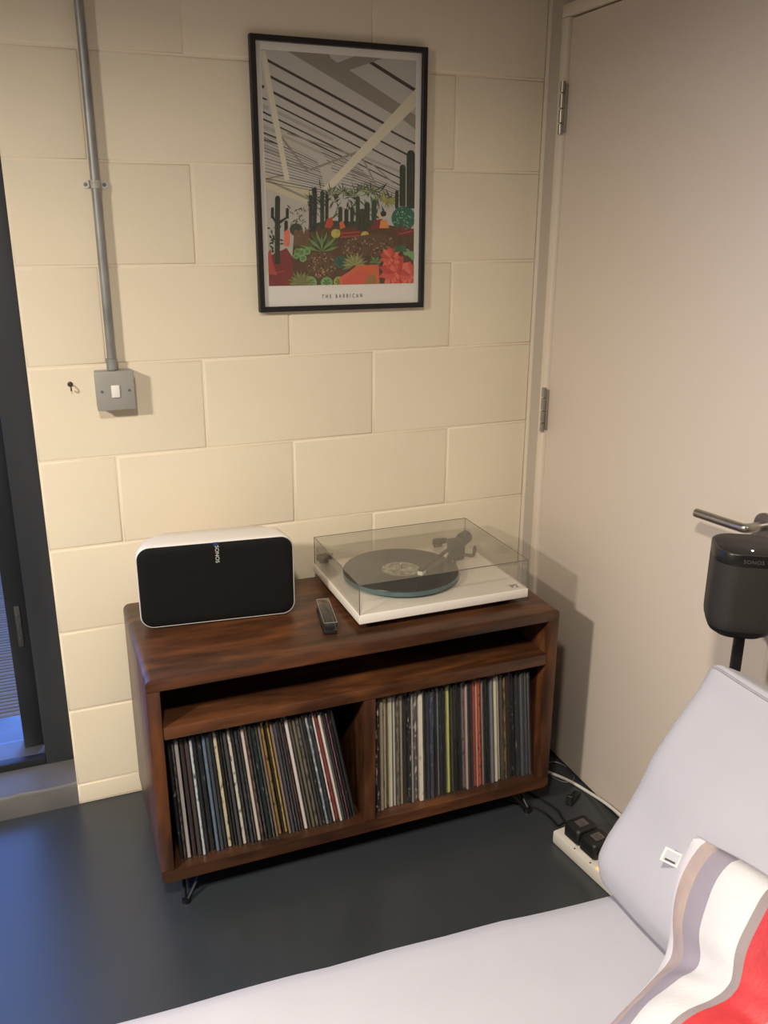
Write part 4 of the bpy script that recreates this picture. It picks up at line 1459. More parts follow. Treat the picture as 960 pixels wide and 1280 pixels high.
(22,305.1,404.5,308.9,385.1,324,385,331.7,404.4),
(10,324,369.6,322.9,373.2,319.9,375.8,315.8,376.8,311.7,375.9,308.7,373.3,307.6,369.8,308.7,366.2,311.7,363.6,315.8,362.6,319.9,363.5,322.9,366.1),
(23,306.4,382.4,301.4,367.7,306.4,366,312.7,382.4),
(24,200.7,417.5,198.9,423,194.4,427,188.2,428.5,182.2,427,177.8,423,176.3,417.6,178,412.1,182.5,408.1,188.6,406.6,194.7,408.1,199.1,412),
(24,277.4,421.7,275.9,426.7,271.7,430.4,266.1,431.7,260.5,430.4,256.4,426.7,254.9,421.8,256.5,416.8,260.6,413.2,266.2,411.8,271.8,413.1,275.9,416.8),
(25,200.7,413.1,199.9,415.9,197.6,417.9,194.5,418.6,191.5,417.9,189.3,415.9,188.5,413.2,189.4,410.4,191.6,408.4,194.7,407.7,197.7,408.4,199.9,410.4),
(7,244.5,410.2,244.8,370.4,250.3,360.8,258.5,358.3,266.6,360.6,272,370.1,271.8,410.1),
(10,251.6,370.3,251.3,410.2,254,410.2,254.3,370.3),
(10,262.5,370.2,262.2,410.2,265,410.2,265.2,370.2),
(26,401,392.6,398.4,397.1,391,403.6,381.7,407.7,371.4,409.2,361.1,407.8,351.7,403.7,344.4,397.4,339.6,389.4,338,380.5,339.5,371.6,344.2,363.6,351.4,357.2,360.6,353,370.8,351.5,381.1,352.8,390.5,356.8,397.9,363,401,368),
(27,369.4,364.9,368.4,366.1,366.7,365.7,366.7,364.2,368.3,363.7),
(27,365.9,365.8,364.9,367.1,363.2,366.6,363.2,365.1,364.8,364.7),
(27,389.2,377.9,388.2,379.1,386.5,378.6,386.5,377.1,388.1,376.7),
(27,382.7,399,381.7,400.3,380,399.8,380,398.3,381.6,397.8),
(27,378.4,406.4,377.4,407.7,375.7,407.2,375.7,405.7,377.4,405.2),
(27,370.4,367.1,369.4,368.3,367.7,367.9,367.7,366.4,369.4,365.9),
(27,358.1,385.8,357.1,387.1,355.4,386.6,355.4,385.1,357.1,384.6),
(27,384.9,391.4,383.9,392.6,382.3,392.1,382.2,390.6,383.9,390.2),
(27,375.5,369.4,374.5,370.6,372.9,370.1,372.9,368.6,374.5,368.2),
(27,356.3,367.2,355.3,368.5,353.7,368,353.7,366.5,355.3,366.1),
(27,379.6,379.9,378.6,381.2,376.9,380.7,376.9,379.2,378.5,378.7),
(27,352.9,390.2,351.9,391.4,350.3,391,350.3,389.5,351.9,389),
(27,359.8,371.2,358.8,372.4,357.1,371.9,357.1,370.5,358.7,370),
(27,374.4,396.6,373.4,397.9,371.7,397.4,371.7,395.9,373.4,395.4),
(27,374.7,387.3,373.7,388.5,372,388.1,372,386.6,373.7,386.1),
(27,365.4,379.7,364.4,381,362.7,380.5,362.7,379,364.3,378.5),
(27,362.1,380.7,361.1,381.9,359.4,381.4,359.4,379.9,361,379.5),
(27,370.2,363.8,369.2,365,367.6,364.5,367.6,363.1,369.2,362.6),
(27,369.5,379.2,368.5,380.4,366.8,379.9,366.8,378.5,368.4,378),
(27,359.7,392,358.7,393.2,357.1,392.8,357,391.3,358.7,390.8),
(27,345.6,389.9,344.6,391.1,342.9,390.7,342.9,389.2,344.5,388.7),
(27,368.6,372.4,367.6,373.6,365.9,373.1,365.9,371.7,367.5,371.2),
(27,355.1,380.9,354.1,382.1,352.5,381.6,352.5,380.1,354.1,379.7),
(27,380.4,380.2,379.4,381.4,377.7,380.9,377.7,379.4,379.4,379),
(27,401,379.3,401,380.8,400.6,381.2,399,380.8,399,379.3,400.6,378.8),
(27,377.9,397.2,376.9,398.5,375.3,398,375.3,396.5,376.9,396),
(27,374.3,384.5,373.3,385.7,371.7,385.2,371.7,383.7,373.3,383.2),
(27,370.6,365.4,369.6,366.7,367.9,366.2,367.9,364.7,369.6,364.2),
(27,355.2,385.9,354.2,387.1,352.6,386.6,352.6,385.1,354.2,384.7),
(27,367.3,356.9,366.3,358.1,364.7,357.7,364.7,356.2,366.3,355.7),
(27,376.9,395.3,375.9,396.6,374.2,396.1,374.2,394.6,375.8,394.1),
(27,353.6,370.9,352.6,372.1,350.9,371.6,350.9,370.1,352.6,369.7),
(27,385.6,374.5,384.6,375.8,383,375.3,383,373.8,384.6,373.3),
(27,383.7,391.5,382.7,392.7,381,392.2,381,390.7,382.7,390.3),
(27,362.6,377.4,361.6,378.6,360,378.1,359.9,376.6,361.6,376.2),
(27,386.2,402.4,385.2,403.7,383.5,403.2,383.5,401.7,385.2,401.2),
(27,347.9,390.4,346.9,391.7,345.2,391.2,345.2,389.7,346.8,389.2),
(27,356.8,392.9,355.8,394.1,354.1,393.7,354.1,392.2,355.7,391.7),
(27,393.7,378.3,392.7,379.6,391,379.1,391,377.6,392.6,377.1),
(27,381.6,389.4,380.5,390.7,378.9,390.2,378.9,388.7,380.5,388.2),
(27,357,365.1,356,366.3,354.3,365.9,354.3,364.4,356,363.9),
(27,388.5,375.5,387.5,376.7,385.8,376.3,385.8,374.8,387.5,374.3),
(9,370.2,421,389.3,421.4,401,417.4,401,415.1,387.9,414.8),
(9,370.2,421,386.1,411.8,396.4,397.9,380.6,407.1),
(9,370.2,421,377.1,405.5,376.4,389,369.5,404.4),
(9,370.2,421,365.7,404.9,354.2,391.7,358.7,407.7),
(9,370.2,421,355.9,410,337.9,404.9,352.1,415.8),
(28,357.7,420.7,401,411.4,401,408.5,356.9,418),
(29,190.9,491.5,188.7,501.8,182.7,511.1,173.6,518.5,162.2,523.1,149.6,524.6,137.2,522.7,126.1,517.8,117.5,510.4,112.1,501,110.4,490.8,112.6,480.6,118.5,471.5,127.5,464.2,138.7,459.6,151.1,458,163.5,459.7,174.6,464.4,183.4,471.8,189,481.1),
(29,199.9,468.2,206.4,440.5,243.7,424,306.4,415.6,344.6,429.4,344.8,474.6),
(30,144.8,515.3,143.5,517,141.3,516.3,141.3,514.2,143.5,513.6),
(31,184.9,502.9,183.5,504.6,181.3,504,181.3,501.9,183.5,501.2),
(31,155.7,492.4,154.3,494.1,152.1,493.4,152.2,491.3,154.4,490.7),
(30,178.3,478.4,176.9,480.1,174.7,479.4,174.7,477.3,176.9,476.7),
(31,162.7,475.4,161.3,477,159.1,476.4,159.2,474.3,161.4,473.7),
(31,165.8,481.2,164.4,482.9,162.2,482.2,162.2,480.2,164.4,479.5),
(30,159,509.8,157.6,511.5,155.4,510.8,155.5,508.7,157.7,508.1),
(30,178.1,498.6,176.7,500.2,174.5,499.6,174.5,497.5,176.8,496.9),
(30,142.6,487,141.2,488.7,139,488,139.1,486,141.3,485.3),
(31,167.6,465.8,166.2,467.5,164,466.9,164.1,464.8,166.3,464.1),
(30,143.6,521.2,142.2,522.9,140,522.2,140.1,520.1,142.3,519.5),
(30,158.1,507.5,156.7,509.1,154.5,508.5,154.6,506.4,156.8,505.8),
(31,132.7,481.8,131.4,483.5,129.2,482.8,129.3,480.8,131.4,480.1),
(30,137.9,517.5,136.5,519.2,134.3,518.5,134.4,516.4,136.6,515.8),
(31,121.9,499.5,120.5,501.2,118.4,500.5,118.4,498.4,120.6,497.8),
(30,134.5,475.2,133.1,476.9,131,476.2,131,474.2,133.2,473.6),
(31,157.1,500.3,155.7,502,153.5,501.4,153.6,499.3,155.8,498.6),
(31,178.5,511.8,177.1,513.5,174.9,512.8,174.9,510.7,177.1,510.1),
(30,164.2,476.6,162.9,478.3,160.7,477.7,160.7,475.6,162.9,474.9),
(30,143.3,504.8,141.9,506.4,139.8,505.8,139.8,503.7,142,503),
(30,153.8,510,152.5,511.6,150.3,511,150.3,508.9,152.5,508.3),
(31,160.4,505.2,159,506.9,156.8,506.2,156.9,504.1,159.1,503.5),
(30,187.5,501.5,186.1,503.2,183.9,502.5,183.9,500.4,186.1,499.7),
(30,157.5,507.8,156.1,509.4,153.9,508.8,154,506.7,156.2,506),
(30,135.3,485,133.9,486.6,131.8,486,131.8,483.9,134,483.3),
(30,158.5,516.2,157.1,517.8,154.9,517.2,155,515.1,157.2,514.4),
(31,166.6,515.4,165.2,517.1,163.1,516.5,163.1,514.4,165.3,513.7),
(30,132.6,479.3,131.2,481,129.1,480.3,129.1,478.3,131.3,477.6),
(30,135.3,476.2,133.9,477.9,131.8,477.2,131.8,475.2,134,474.5),
(31,176.6,502.2,175.2,503.9,173,503.2,173.1,501.1,175.3,500.5),
(31,123.7,492.4,122.3,494.1,120.2,493.4,120.2,491.3,122.4,490.7),
(31,128.2,488.5,126.8,490.2,124.7,489.5,124.7,487.4,126.9,486.8),
(31,157.8,519,156.4,520.7,154.2,520,154.3,517.9,156.5,517.3),
(31,130.4,516.5,129,518.2,126.9,517.5,126.9,515.4,129.1,514.8),
(31,153.2,480.7,151.8,482.3,149.6,481.7,149.7,479.6,151.9,479),
(31,134.7,513.6,133.3,515.2,131.2,514.6,131.2,512.5,133.4,511.9),
(31,173.6,505.5,172.2,507.2,170,506.5,170,504.4,172.2,503.8),
(31,124.9,494.1,123.5,495.8,121.3,495.1,121.4,493,123.6,492.4),
(31,146.8,495.6,145.4,497.3,143.2,496.6,143.3,494.5,145.5,493.9),
(30,160.2,478.7,158.8,480.4,156.6,479.7,156.7,477.6,158.9,477),
(31,141.9,462,140.5,463.6,138.4,463,138.4,460.9,140.6,460.3),
(31,125.9,478.1,124.5,479.8,122.4,479.2,122.4,477.1,124.6,476.5),
(31,116.4,483,115,484.7,112.9,484,113,481.9,115.1,481.3),
(31,174.4,482,173,483.6,170.8,483,170.8,480.9,173.1,480.3),
(30,131.8,499.8,130.5,501.5,128.3,500.8,128.4,498.7,130.5,498.1),
(31,151.8,517.2,150.4,518.9,148.2,518.2,148.3,516.1,150.5,515.5),
(30,147.7,474,146.4,475.6,144.2,475,144.2,472.9,146.4,472.3),
(30,138.2,515,136.8,516.7,134.6,516,134.7,513.9,136.9,513.3),
(31,127.6,485.6,126.2,487.2,124.1,486.6,124.2,484.5,126.3,483.9),
(30,130.9,484.9,129.6,486.6,127.4,485.9,127.5,483.8,129.6,483.2),
(30,128,474.9,126.6,476.6,124.4,475.9,124.5,473.9,126.7,473.3),
(30,136.9,490.6,135.5,492.3,133.4,491.6,133.4,489.6,135.6,488.9),
(31,140.2,487.7,138.8,489.3,136.6,488.7,136.7,486.6,138.9,486),
(31,171.1,474.9,169.7,476.5,167.5,475.9,167.5,473.8,169.7,473.2),
(31,147.9,512.4,146.5,514.1,144.3,513.4,144.4,511.3,146.6,510.7),
(30,154.4,507,153,508.6,150.8,508,150.9,505.9,153.1,505.2),
(31,177.3,484.4,175.9,486.1,173.7,485.4,173.7,483.3,175.9,482.7),
(30,165.9,506.4,164.5,508.1,162.3,507.4,162.3,505.3,164.5,504.7),
(30,148.7,518.5,147.3,520.2,145.1,519.5,145.1,517.4,147.3,516.8),
(31,143.3,477.8,141.9,479.4,139.7,478.8,139.8,476.7,142,476.1),
(30,161,465.5,159.6,467.2,157.5,466.6,157.5,464.5,159.7,463.9),
(30,178,506.6,176.6,508.3,174.4,507.6,174.4,505.5,176.7,504.9),
(30,155.8,512,154.5,513.7,152.3,513,152.3,510.9,154.5,510.3),
(30,136.5,515.1,135.1,516.8,132.9,516.1,133,514,135.2,513.4),
(30,177.9,497.2,176.5,498.8,174.3,498.2,174.3,496.1,176.5,495.4),
(31,127.4,511.8,126,513.4,123.9,512.8,123.9,510.7,126.1,510.1),
(31,121.2,490.3,119.8,491.9,117.6,491.3,117.7,489.2,119.9,488.6),
(31,177,488.5,175.6,490.2,173.5,489.5,173.5,487.4,175.7,486.8),
(31,124.8,484.5,123.4,486.1,121.3,485.5,121.3,483.4,123.5,482.8),
(31,156.1,495.7,154.7,497.4,152.5,496.7,152.5,494.6,154.7,494),
(30,141.6,480.1,140.2,481.8,138,481.1,138.1,479,140.2,478.4),
(31,115.7,490,114.3,491.6,112.2,491,112.2,488.9,114.4,488.3),
(31,150.5,515.8,149.1,517.5,146.9,516.8,147,514.7,149.2,514.1),
(30,156.5,503,155.1,504.7,152.9,504,153,501.9,155.2,501.3),
(30,120.1,493.5,118.7,495.1,116.6,494.5,116.6,492.4,118.8,491.8),
(30,168.4,503.4,167,505.1,164.9,504.4,164.9,502.3,167.1,501.7),
(30,151.5,500.3,150.1,502,147.9,501.3,148,499.2,150.2,498.6),
(30,163,483.5,161.6,485.2,159.4,484.6,159.5,482.5,161.7,481.8),
(31,143.2,467.9,141.8,469.5,139.7,468.9,139.7,466.8,141.9,466.2),
(31,145.5,468.9,144.1,470.6,141.9,469.9,142,467.9,144.2,467.2),
(30,149.1,517.1,147.7,518.8,145.6,518.1,145.6,516,147.8,515.4),
(31,180.5,502.4,179.1,504.1,176.9,503.4,177,501.3,179.2,500.7),
(31,155.5,496.1,154.1,497.8,151.9,497.1,152,495,154.2,494.4),
(30,164.1,475.1,162.7,476.8,160.6,476.1,160.6,474,162.8,473.4),
(31,160.3,472.9,158.9,474.6,156.7,473.9,156.8,471.8,159,471.2),
(30,182.1,480.9,180.7,482.6,178.6,481.9,178.6,479.8,180.8,479.2),
(30,135.1,496.5,133.7,498.1,131.6,497.5,131.6,495.4,133.8,494.8),
(31,141.9,503.4,140.5,505.1,138.3,504.4,138.4,502.3,140.6,501.7),
(30,133.6,503.2,132.2,504.9,130,504.2,130.1,502.2,132.3,501.5),
(31,124.6,484.2,123.2,485.9,121.1,485.2,121.1,483.2,123.3,482.5),
(30,211.8,427.9,210.4,429.6,208.2,428.9,208.3,426.9,210.5,426.2),
(31,237.4,445.6,236,447.3,233.8,446.6,233.8,444.5,236,443.9),
(31,292.2,468,290.8,469.7,288.5,469.1,288.5,467,290.8,466.3),
(31,295.1,457.5,293.7,459.2,291.5,458.5,291.5,456.4,293.7,455.8),
(31,291.7,460.2,290.3,461.9,288.1,461.2,288.1,459.1,290.3,458.5),
(30,312.8,447.6,311.3,449.3,309.1,448.7,309.1,446.6,311.3,445.9),
(30,245.1,465.9,243.7,467.5,241.5,466.9,241.5,464.8,243.8,464.1),
(30,265.7,432,264.3,433.7,262,433,262.1,430.9,264.3,430.3),
(30,237.7,448.6,236.3,450.3,234.1,449.6,234.1,447.5,236.3,446.9),
(31,224.2,447.5,222.8,449.1,220.6,448.5,220.6,446.4,222.8,445.8),
(31,313.8,457.8,312.4,459.5,310.2,458.8,310.2,456.7,312.4,456.1),
(31,211.2,427.7,209.8,429.4,207.6,428.8,207.7,426.7,209.9,426.1),
(30,215.9,447.8,214.5,449.5,212.3,448.8,212.3,446.8,214.5,446.1),
(31,327.6,428.7,326.2,430.4,323.9,429.7,323.9,427.6,326.2,427),
(31,248,446.4,246.6,448.1,244.4,447.4,244.4,445.3,246.6,444.7),
(31,310.7,460.3,309.3,462.1,307,461.4,307,459.3,309.3,458.6),
(31,290.3,430.4,288.9,432.1,286.7,431.4,286.7,429.3,289,428.7),
(30,223,455,221.6,456.7,219.4,456,219.4,453.9,221.6,453.3),
(30,219,457.6,217.6,459.3,215.4,458.7,215.4,456.6,217.7,455.9),
(30,291,430.1,289.6,431.8,287.3,431.2,287.3,429.1,289.6,428.5),
(31,275.2,467,273.8,468.7,271.6,468,271.6,465.9,273.8,465.2),
(30,273.2,441.8,271.8,443.5,269.5,442.9,269.5,440.8,271.8,440.1),
(31,330.4,444.4,329,446.1,326.7,445.4,326.7,443.3,329,442.7),
(31,281.7,443,280.3,444.7,278,444.1,278,442,280.3,441.3),
(31,252.9,465.8,251.5,467.5,249.3,466.9,249.3,464.8,251.5,464.1),
(31,248,457.5,246.6,459.1,244.4,458.5,244.4,456.4,246.7,455.8),
(31,311.7,458.1,310.3,459.8,308,459.1,308,457,310.3,456.4),
(30,254.9,453.8,253.5,455.5,251.2,454.9,251.3,452.8,253.5,452.1),
(31,334.5,446.7,333.1,448.4,330.8,447.8,330.8,445.6,333.1,445),
(30,302.8,451.8,301.4,453.5,299.1,452.9,299.1,450.8,301.4,450.1),
(30,340,428.7,338.5,430.4,336.3,429.7,336.3,427.6,338.5,427),
(31,239.8,434.3,238.5,436,236.2,435.3,236.3,433.2,238.5,432.6),
(30,294,465,292.6,466.7,290.4,466,290.4,463.9,292.6,463.3),
(31,241.4,463.5,240,465.2,237.7,464.5,237.8,462.4,240,461.8),
(31,257.4,460.9,256,462.6,253.8,461.9,253.8,459.8,256,459.2),
(31,304.5,458.2,303.1,459.9,300.9,459.2,300.9,457.1,303.1,456.5),
(31,327.4,443.1,326,444.8,323.7,444.1,323.7,442,326,441.4),
(30,226,463.3,224.7,464.9,222.4,464.3,222.5,462.2,224.7,461.6),
(30,292.5,457.2,291.1,458.9,288.8,458.2,288.8,456.1,291.1,455.5),
(30,287.5,443.4,286.1,445.1,283.8,444.5,283.8,442.4,286.1,441.7),
(31,257.7,447.7,256.3,449.4,254,448.7,254.1,446.6,256.3,446),
(31,288.6,446.5,287.2,448.2,284.9,447.6,284.9,445.5,287.2,444.8),
(30,293,456.6,291.6,458.3,289.3,457.7,289.3,455.6,291.6,454.9),
(30,233.4,463.8,232,465.5,229.8,464.8,229.8,462.7,232,462.1),
(30,337.5,432.4,336.1,434.1,333.8,433.5,333.8,431.4,336.1,430.7),
(30,224.1,451.4,222.7,453.1,220.5,452.4,220.5,450.4,222.7,449.7),
(31,280.2,432.1,278.8,433.8,276.6,433.1,276.6,431,278.9,430.4),
(31,265.2,432.8,263.8,434.5,261.6,433.8,261.6,431.7,263.8,431.1),
(30,298.9,452.9,297.5,454.6,295.2,454,295.2,451.9,297.5,451.2),
(31,249.4,445.1,248,446.8,245.8,446.2,245.8,444.1,248.1,443.5),
(30,241.5,427.5,240.1,429.2,237.9,428.6,238,426.5,240.2,425.8),
(31,249.6,442.8,248.2,444.4,246,443.8,246,441.7,248.3,441.1),
(30,245.2,430.3,243.8,432,241.5,431.3,241.6,429.3,243.8,428.6),
(31,240.1,435.9,238.7,437.6,236.5,437,236.6,434.9,238.8,434.3),
(31,238,464.2,236.6,465.9,234.3,465.3,234.4,463.2,236.6,462.5),
(31,281.4,459.1,280,460.8,277.7,460.1,277.7,458,280,457.4),
(30,281.6,443.3,280.2,445,278,444.4,278,442.3,280.2,441.6),
(31,315.6,436.7,314.2,438.4,312,437.8,312,435.7,314.2,435),
(30,307.2,461.1,305.8,462.8,303.6,462.1,303.6,460,305.8,459.4),
(30,312.3,441.1,310.9,442.8,308.6,442.1,308.6,440,310.9,439.4),
(31,228.2,467,226.8,468.7,224.6,468,224.6,465.9,226.8,465.3),
(30,328.8,450.1,327.4,451.8,325.1,451.2,325.1,449,327.4,448.4),
(30,267.7,437.2,266.3,438.9,264.1,438.2,264.1,436.1,266.3,435.5),
(31,242.9,438.7,241.5,440.4,239.3,439.7,239.3,437.7,241.6,437),
(30,267.3,435.2,265.9,436.9,263.6,436.3,263.7,434.2,265.9,433.5),
(31,295.5,431.1,294.1,432.8,291.9,432.2,291.9,430.1,294.1,429.5),
(31,302.2,460,300.8,461.7,298.5,461.1,298.5,459,300.8,458.3),
(30,241.1,431.9,239.7,433.6,237.5,432.9,237.5,430.9,239.7,430.2),
(30,211.3,462.9,209.9,464.6,207.7,463.9,207.7,461.8,210,461.2),
(31,287,436,285.6,437.7,283.4,437.1,283.4,435,285.6,434.3),
(30,223.2,439.9,221.8,441.5,219.6,440.9,219.6,438.8,221.8,438.2),
(30,261.4,440.6,260,442.3,257.8,441.7,257.8,439.6,260.1,438.9),
(31,210.9,445.1,209.6,446.7,207.4,446.1,207.4,444,209.6,443.4),
(31,340,433.7,338.6,435.4,336.3,434.8,336.3,432.7,338.6,432),
(30,224.1,433.8,222.7,435.5,220.5,434.8,220.5,432.8,222.7,432.1),
(31,244.4,462,243,463.7,240.7,463,240.8,460.9,243,460.3),
(30,319.7,442.4,318.3,444.1,316,443.5,316,441.3,318.3,440.7),
(31,299.8,457.4,298.4,459.1,296.1,458.4,296.1,456.3,298.4,455.6),
(31,270.9,447.4,269.5,449.1,267.3,448.4,267.3,446.3,269.5,445.7),
(31,209.9,429.9,208.5,431.5,206.3,430.9,206.4,428.8,208.6,428.2),
(31,232.3,467.6,230.9,469.2,228.7,468.6,228.7,466.5,230.9,465.9),
(30,294.8,433.9,293.4,435.6,291.2,435,291.2,432.9,293.4,432.2),
(31,249.2,441.8,247.8,443.5,245.6,442.8,245.6,440.8,247.9,440.1),
(30,318.7,462.2,317.3,463.9,315,463.3,315,461.2,317.3,460.5),
(30,337.5,428.9,336.1,430.6,333.8,429.9,333.8,427.8,336.1,427.2),
(31,229.7,453.3,228.3,455,226.1,454.4,226.1,452.3,228.3,451.6),
(31,253.7,446.9,252.3,448.6,250.1,447.9,250.1,445.8,252.4,445.2),
(30,340.2,455.2,338.8,456.9,336.5,456.2,336.5,454.1,338.8,453.4),
(30,222.3,458.4,220.9,460.1,218.7,459.4,218.7,457.4,221,456.7),
(30,234.7,431.1,233.3,432.8,231.1,432.1,231.1,430,233.3,429.4),
(12,151.1,459.7,175.5,458.1,197.8,448.6,173.3,450.2),
(11,151.1,459.7,176.1,451.6,196.7,436.3,171.6,444.4),
(12,151.1,459.7,175.8,443.6,194.1,421.7,169.4,437.8),
(11,151.1,459.7,167.2,443.3,175.5,422.8,159.4,439.2),
(12,151.1,459.7,162.9,437.4,166,413,154.2,435.2),
(11,151.1,459.7,156.1,437.8,152.1,416.1,147.1,437.8),
(12,151.1,459.7,148.2,432.1,136.7,406.8,139.5,434.2),
(11,151.1,459.7,141.1,434.9,123.3,414.4,133.2,438.9),
(12,151.1,459.7,136.5,440.2,115.6,426.7,130,446),
(11,151.1,459.7,130.6,444,105.6,435.4,125.9,451),
(12,151.1,459.7,122.5,448.3,91.8,445,120,456.2),
(7,151.1,459.7,167.9,454.8,181.2,444.2,164.4,449.1),
(12,151.1,459.7,165.2,449.9,173.8,435.9,159.7,445.7),
(7,151.1,459.7,162,443.3,166,424.6,155.2,441),
(12,151.1,459.7,155.1,441.5,151.9,423.4,147.9,441.5),
(7,151.1,459.7,148.3,442.2,138.7,427,141.5,444.4),
(12,151.1,459.7,142.1,444.4,127.4,433.4,136.4,448.6),
(7,151.1,459.7,139.7,449.8,124.6,445.6,135.9,455.4),
(32,110,462.3,108.3,467.7,103.8,471.7,97.7,473.1,91.8,471.6,87.6,467.6,86.1,462.2,87.9,456.7,92.4,452.8,98.4,451.3,104.3,452.8,108.6,456.8),
(11,98.1,462.2,102.8,463.9,107.6,462.2,102.9,460.6),
(11,98.1,462.2,102.1,459.3,103.1,454.7,99,457.6),
(11,98.1,462.2,97.4,457.6,93.5,454.6,94.2,459.2),
(11,98.1,462.2,93.3,460.5,88.5,462.2,93.2,463.8),
(11,98.1,462.2,94,465.1,93,469.7,97.1,466.8),
(11,98.1,462.2,98.8,466.8,102.6,469.8,101.9,465.2),
(12,96.3,459.5,95.1,463.3,92,466.1,87.8,467.1,83.6,466,80.7,463.2,79.7,459.4,80.9,455.6,84.1,452.8,88.2,451.8,92.4,452.9,95.3,455.7),
(11,88,459.4,91.3,460.6,94.7,459.5,91.4,458.3),
(11,88,459.4,90.8,457.4,91.5,454.2,88.7,456.2),
(11,88,459.4,87.5,456.2,84.8,454.2,85.3,457.4),
(11,88,459.4,84.7,458.3,81.3,459.4,84.6,460.6),
(11,88,459.4,85.2,461.5,84.5,464.7,87.3,462.6),
(11,88,459.4,88.5,462.7,91.2,464.7,90.7,461.5),
(32,122.7,459.6,121.4,463.7,118,466.7,113.5,467.7,109,466.6,105.8,463.6,104.7,459.5,106,455.4,109.4,452.4,113.9,451.4,118.4,452.5,121.6,455.5),
(11,113.7,459.5,117.3,460.8,120.9,459.6,117.3,458.3),
(11,113.7,459.5,116.7,457.3,117.5,453.9,114.4,456.1),
(11,113.7,459.5,113.2,456.1,110.3,453.9,110.8,457.3),
(11,113.7,459.5,110.1,458.3,106.5,459.5,110.1,460.8),
(11,113.7,459.5,110.7,461.7,109.9,465.2,113,463),
(11,113.7,459.5,114.2,463,117.1,465.2,116.6,461.8),
(32,112,476,110.6,480.3,107,483.5,102.2,484.7,97.4,483.5,94,480.2,92.9,475.8,94.3,471.5,97.9,468.3,102.7,467.1,107.4,468.3,110.9,471.6),
(11,102.4,475.9,106.2,477.2,110.1,475.9,106.3,474.6),
(11,102.4,475.9,105.7,473.5,106.4,469.8,103.2,472.2),
(11,102.4,475.9,101.9,472.2,98.8,469.8,99.3,473.5),
(11,102.4,475.9,98.6,474.6,94.8,475.8,98.6,477.2),
(11,102.4,475.9,99.2,478.3,98.4,481.9,101.6,479.6),
(11,102.4,475.9,103,479.6,106.1,482,105.5,478.3),
(32,92.4,470.4,91.3,473.9,88.4,476.5,84.5,477.4,80.6,476.4,77.9,473.8,76.9,470.3,78.1,466.7,81,464.2,84.9,463.2,88.7,464.2,91.5,466.8),
(11,84.7,470.3,87.7,471.4,90.9,470.4,87.8,469.3),
(11,84.7,470.3,87.3,468.4,87.9,465.4,85.3,467.3),
(11,84.7,470.3,84.2,467.3,81.7,465.4,82.2,468.4),
(11,84.7,470.3,81.6,469.2,78.5,470.3,81.6,471.4),
(11,84.7,470.3,82.1,472.2,81.4,475.2,84,473.3),
(11,84.7,470.3,85.1,473.3,87.6,475.3,87.2,472.3),
(32,137.1,535.6,135.4,541,102.2,541,100.7,535,103.4,526.7,110.2,520.7,119.3,518.6,128.4,520.9,134.9,527.1),
(11,118.9,535.3,126.1,537.9,133.5,535.5,126.2,532.9),
(11,118.9,535.3,125,530.8,126.5,523.8,120.3,528.3),
(11,118.9,535.3,117.8,528.2,111.9,523.6,113,530.7),
(11,118.9,535.3,111.6,532.7,104.3,535.1,111.5,537.7),
(11,117.7,541,118.9,535.3,112.7,539.8,112.5,541),
(11,118.9,535.3,119.7,541,124.9,541,124.8,540),
(32,178.9,536.2,177.4,541,148.3,541,146.9,535.7,149.2,528.5,155.2,523.2,163.2,521.4,171.2,523.4,176.9,528.9),
(11,162.9,536,169.3,538.3,175.7,536.2,169.4,533.9),
(11,162.9,536,168.3,532.1,169.5,525.9,164.1,529.8),
(11,162.9,536,161.9,529.8,156.7,525.8,157.7,531.9),
(11,162.9,536,156.5,533.7,150.1,535.8,156.5,538.1),
(11,161.9,541,162.9,536,157.5,539.9,157.3,541),
(11,162.9,536,163.7,541,168.3,541,168.1,540),
(33,210.7,534.4,208.7,541,182.9,541,182.7,540.8,180.8,534,183,527.3,188.5,522.4,196,520.7,203.4,522.6,208.8,527.6),
(11,195.7,534.2,201.7,536.3,207.7,534.4,201.7,532.3),
(11,195.7,534.2,200.7,530.6,201.9,524.9,196.9,528.5),
(11,195.7,534.2,194.8,528.5,189.9,524.8,190.9,530.5),
(11,195.7,534.2,189.8,532.1,183.8,534,189.7,536.2),
(11,195.7,534.2,190.8,537.8,190.1,541,193.1,541,194.6,539.9),
(11,195.7,534.2,196.7,540,198,541,201.1,541,200.6,538),
(26,216.9,486.1,214.7,493.4,208.7,498.6,200.6,500.5,192.6,498.5,186.8,493.1,184.8,485.9,187.1,478.6,193,473.4,201.1,471.5,209.1,473.5,214.9,478.8),
(7,200.8,486,207.2,488.2,213.7,486.1,207.3,483.9),
(7,200.8,486,206.2,482.1,207.4,476,202,479.9),
(7,200.8,486,199.8,479.9,194.6,475.9,195.6,482),
(7,200.8,486,194.4,483.8,188,485.9,194.4,488.1),
(7,200.8,486,195.5,489.9,194.2,496,199.6,492.1),
(7,200.8,486,201.9,492.1,207.1,496.1,206.1,490),
(34,95.7,539.4,99.5,541,122.3,541,116.5,538.6),
(35,95.7,539.4,106.5,541,117.9,541,132.5,536,113.6,533.3),
(34,95.7,539.4,116,536.6,132.7,525.4,112.4,528.3),
(35,95.7,539.4,112.7,532.5,123.8,518.6,106.7,525.6),
(34,95.7,539.4,110.5,527.6,117.3,510.7,102.5,522.6),
(35,95.7,539.4,106,524.7,107.1,507.4,96.8,522.1),
(34,95.7,539.4,101.1,522.4,96.7,505.3,91.4,522.2),
(35,95.7,539.4,95.3,521,85.7,505.1,86,523.4),
(34,95.7,539.4,88.8,520.7,73.8,506.8,80.6,525.4),
(35,95.7,539.4,85.8,525.4,69.6,518.2,79.4,532.1),
(34,95.7,539.4,80.2,528,60.7,524.7,76.1,536.1),
(35,84.5,541,95.7,539.4,80.3,533,63.5,535.4,76.9,541),
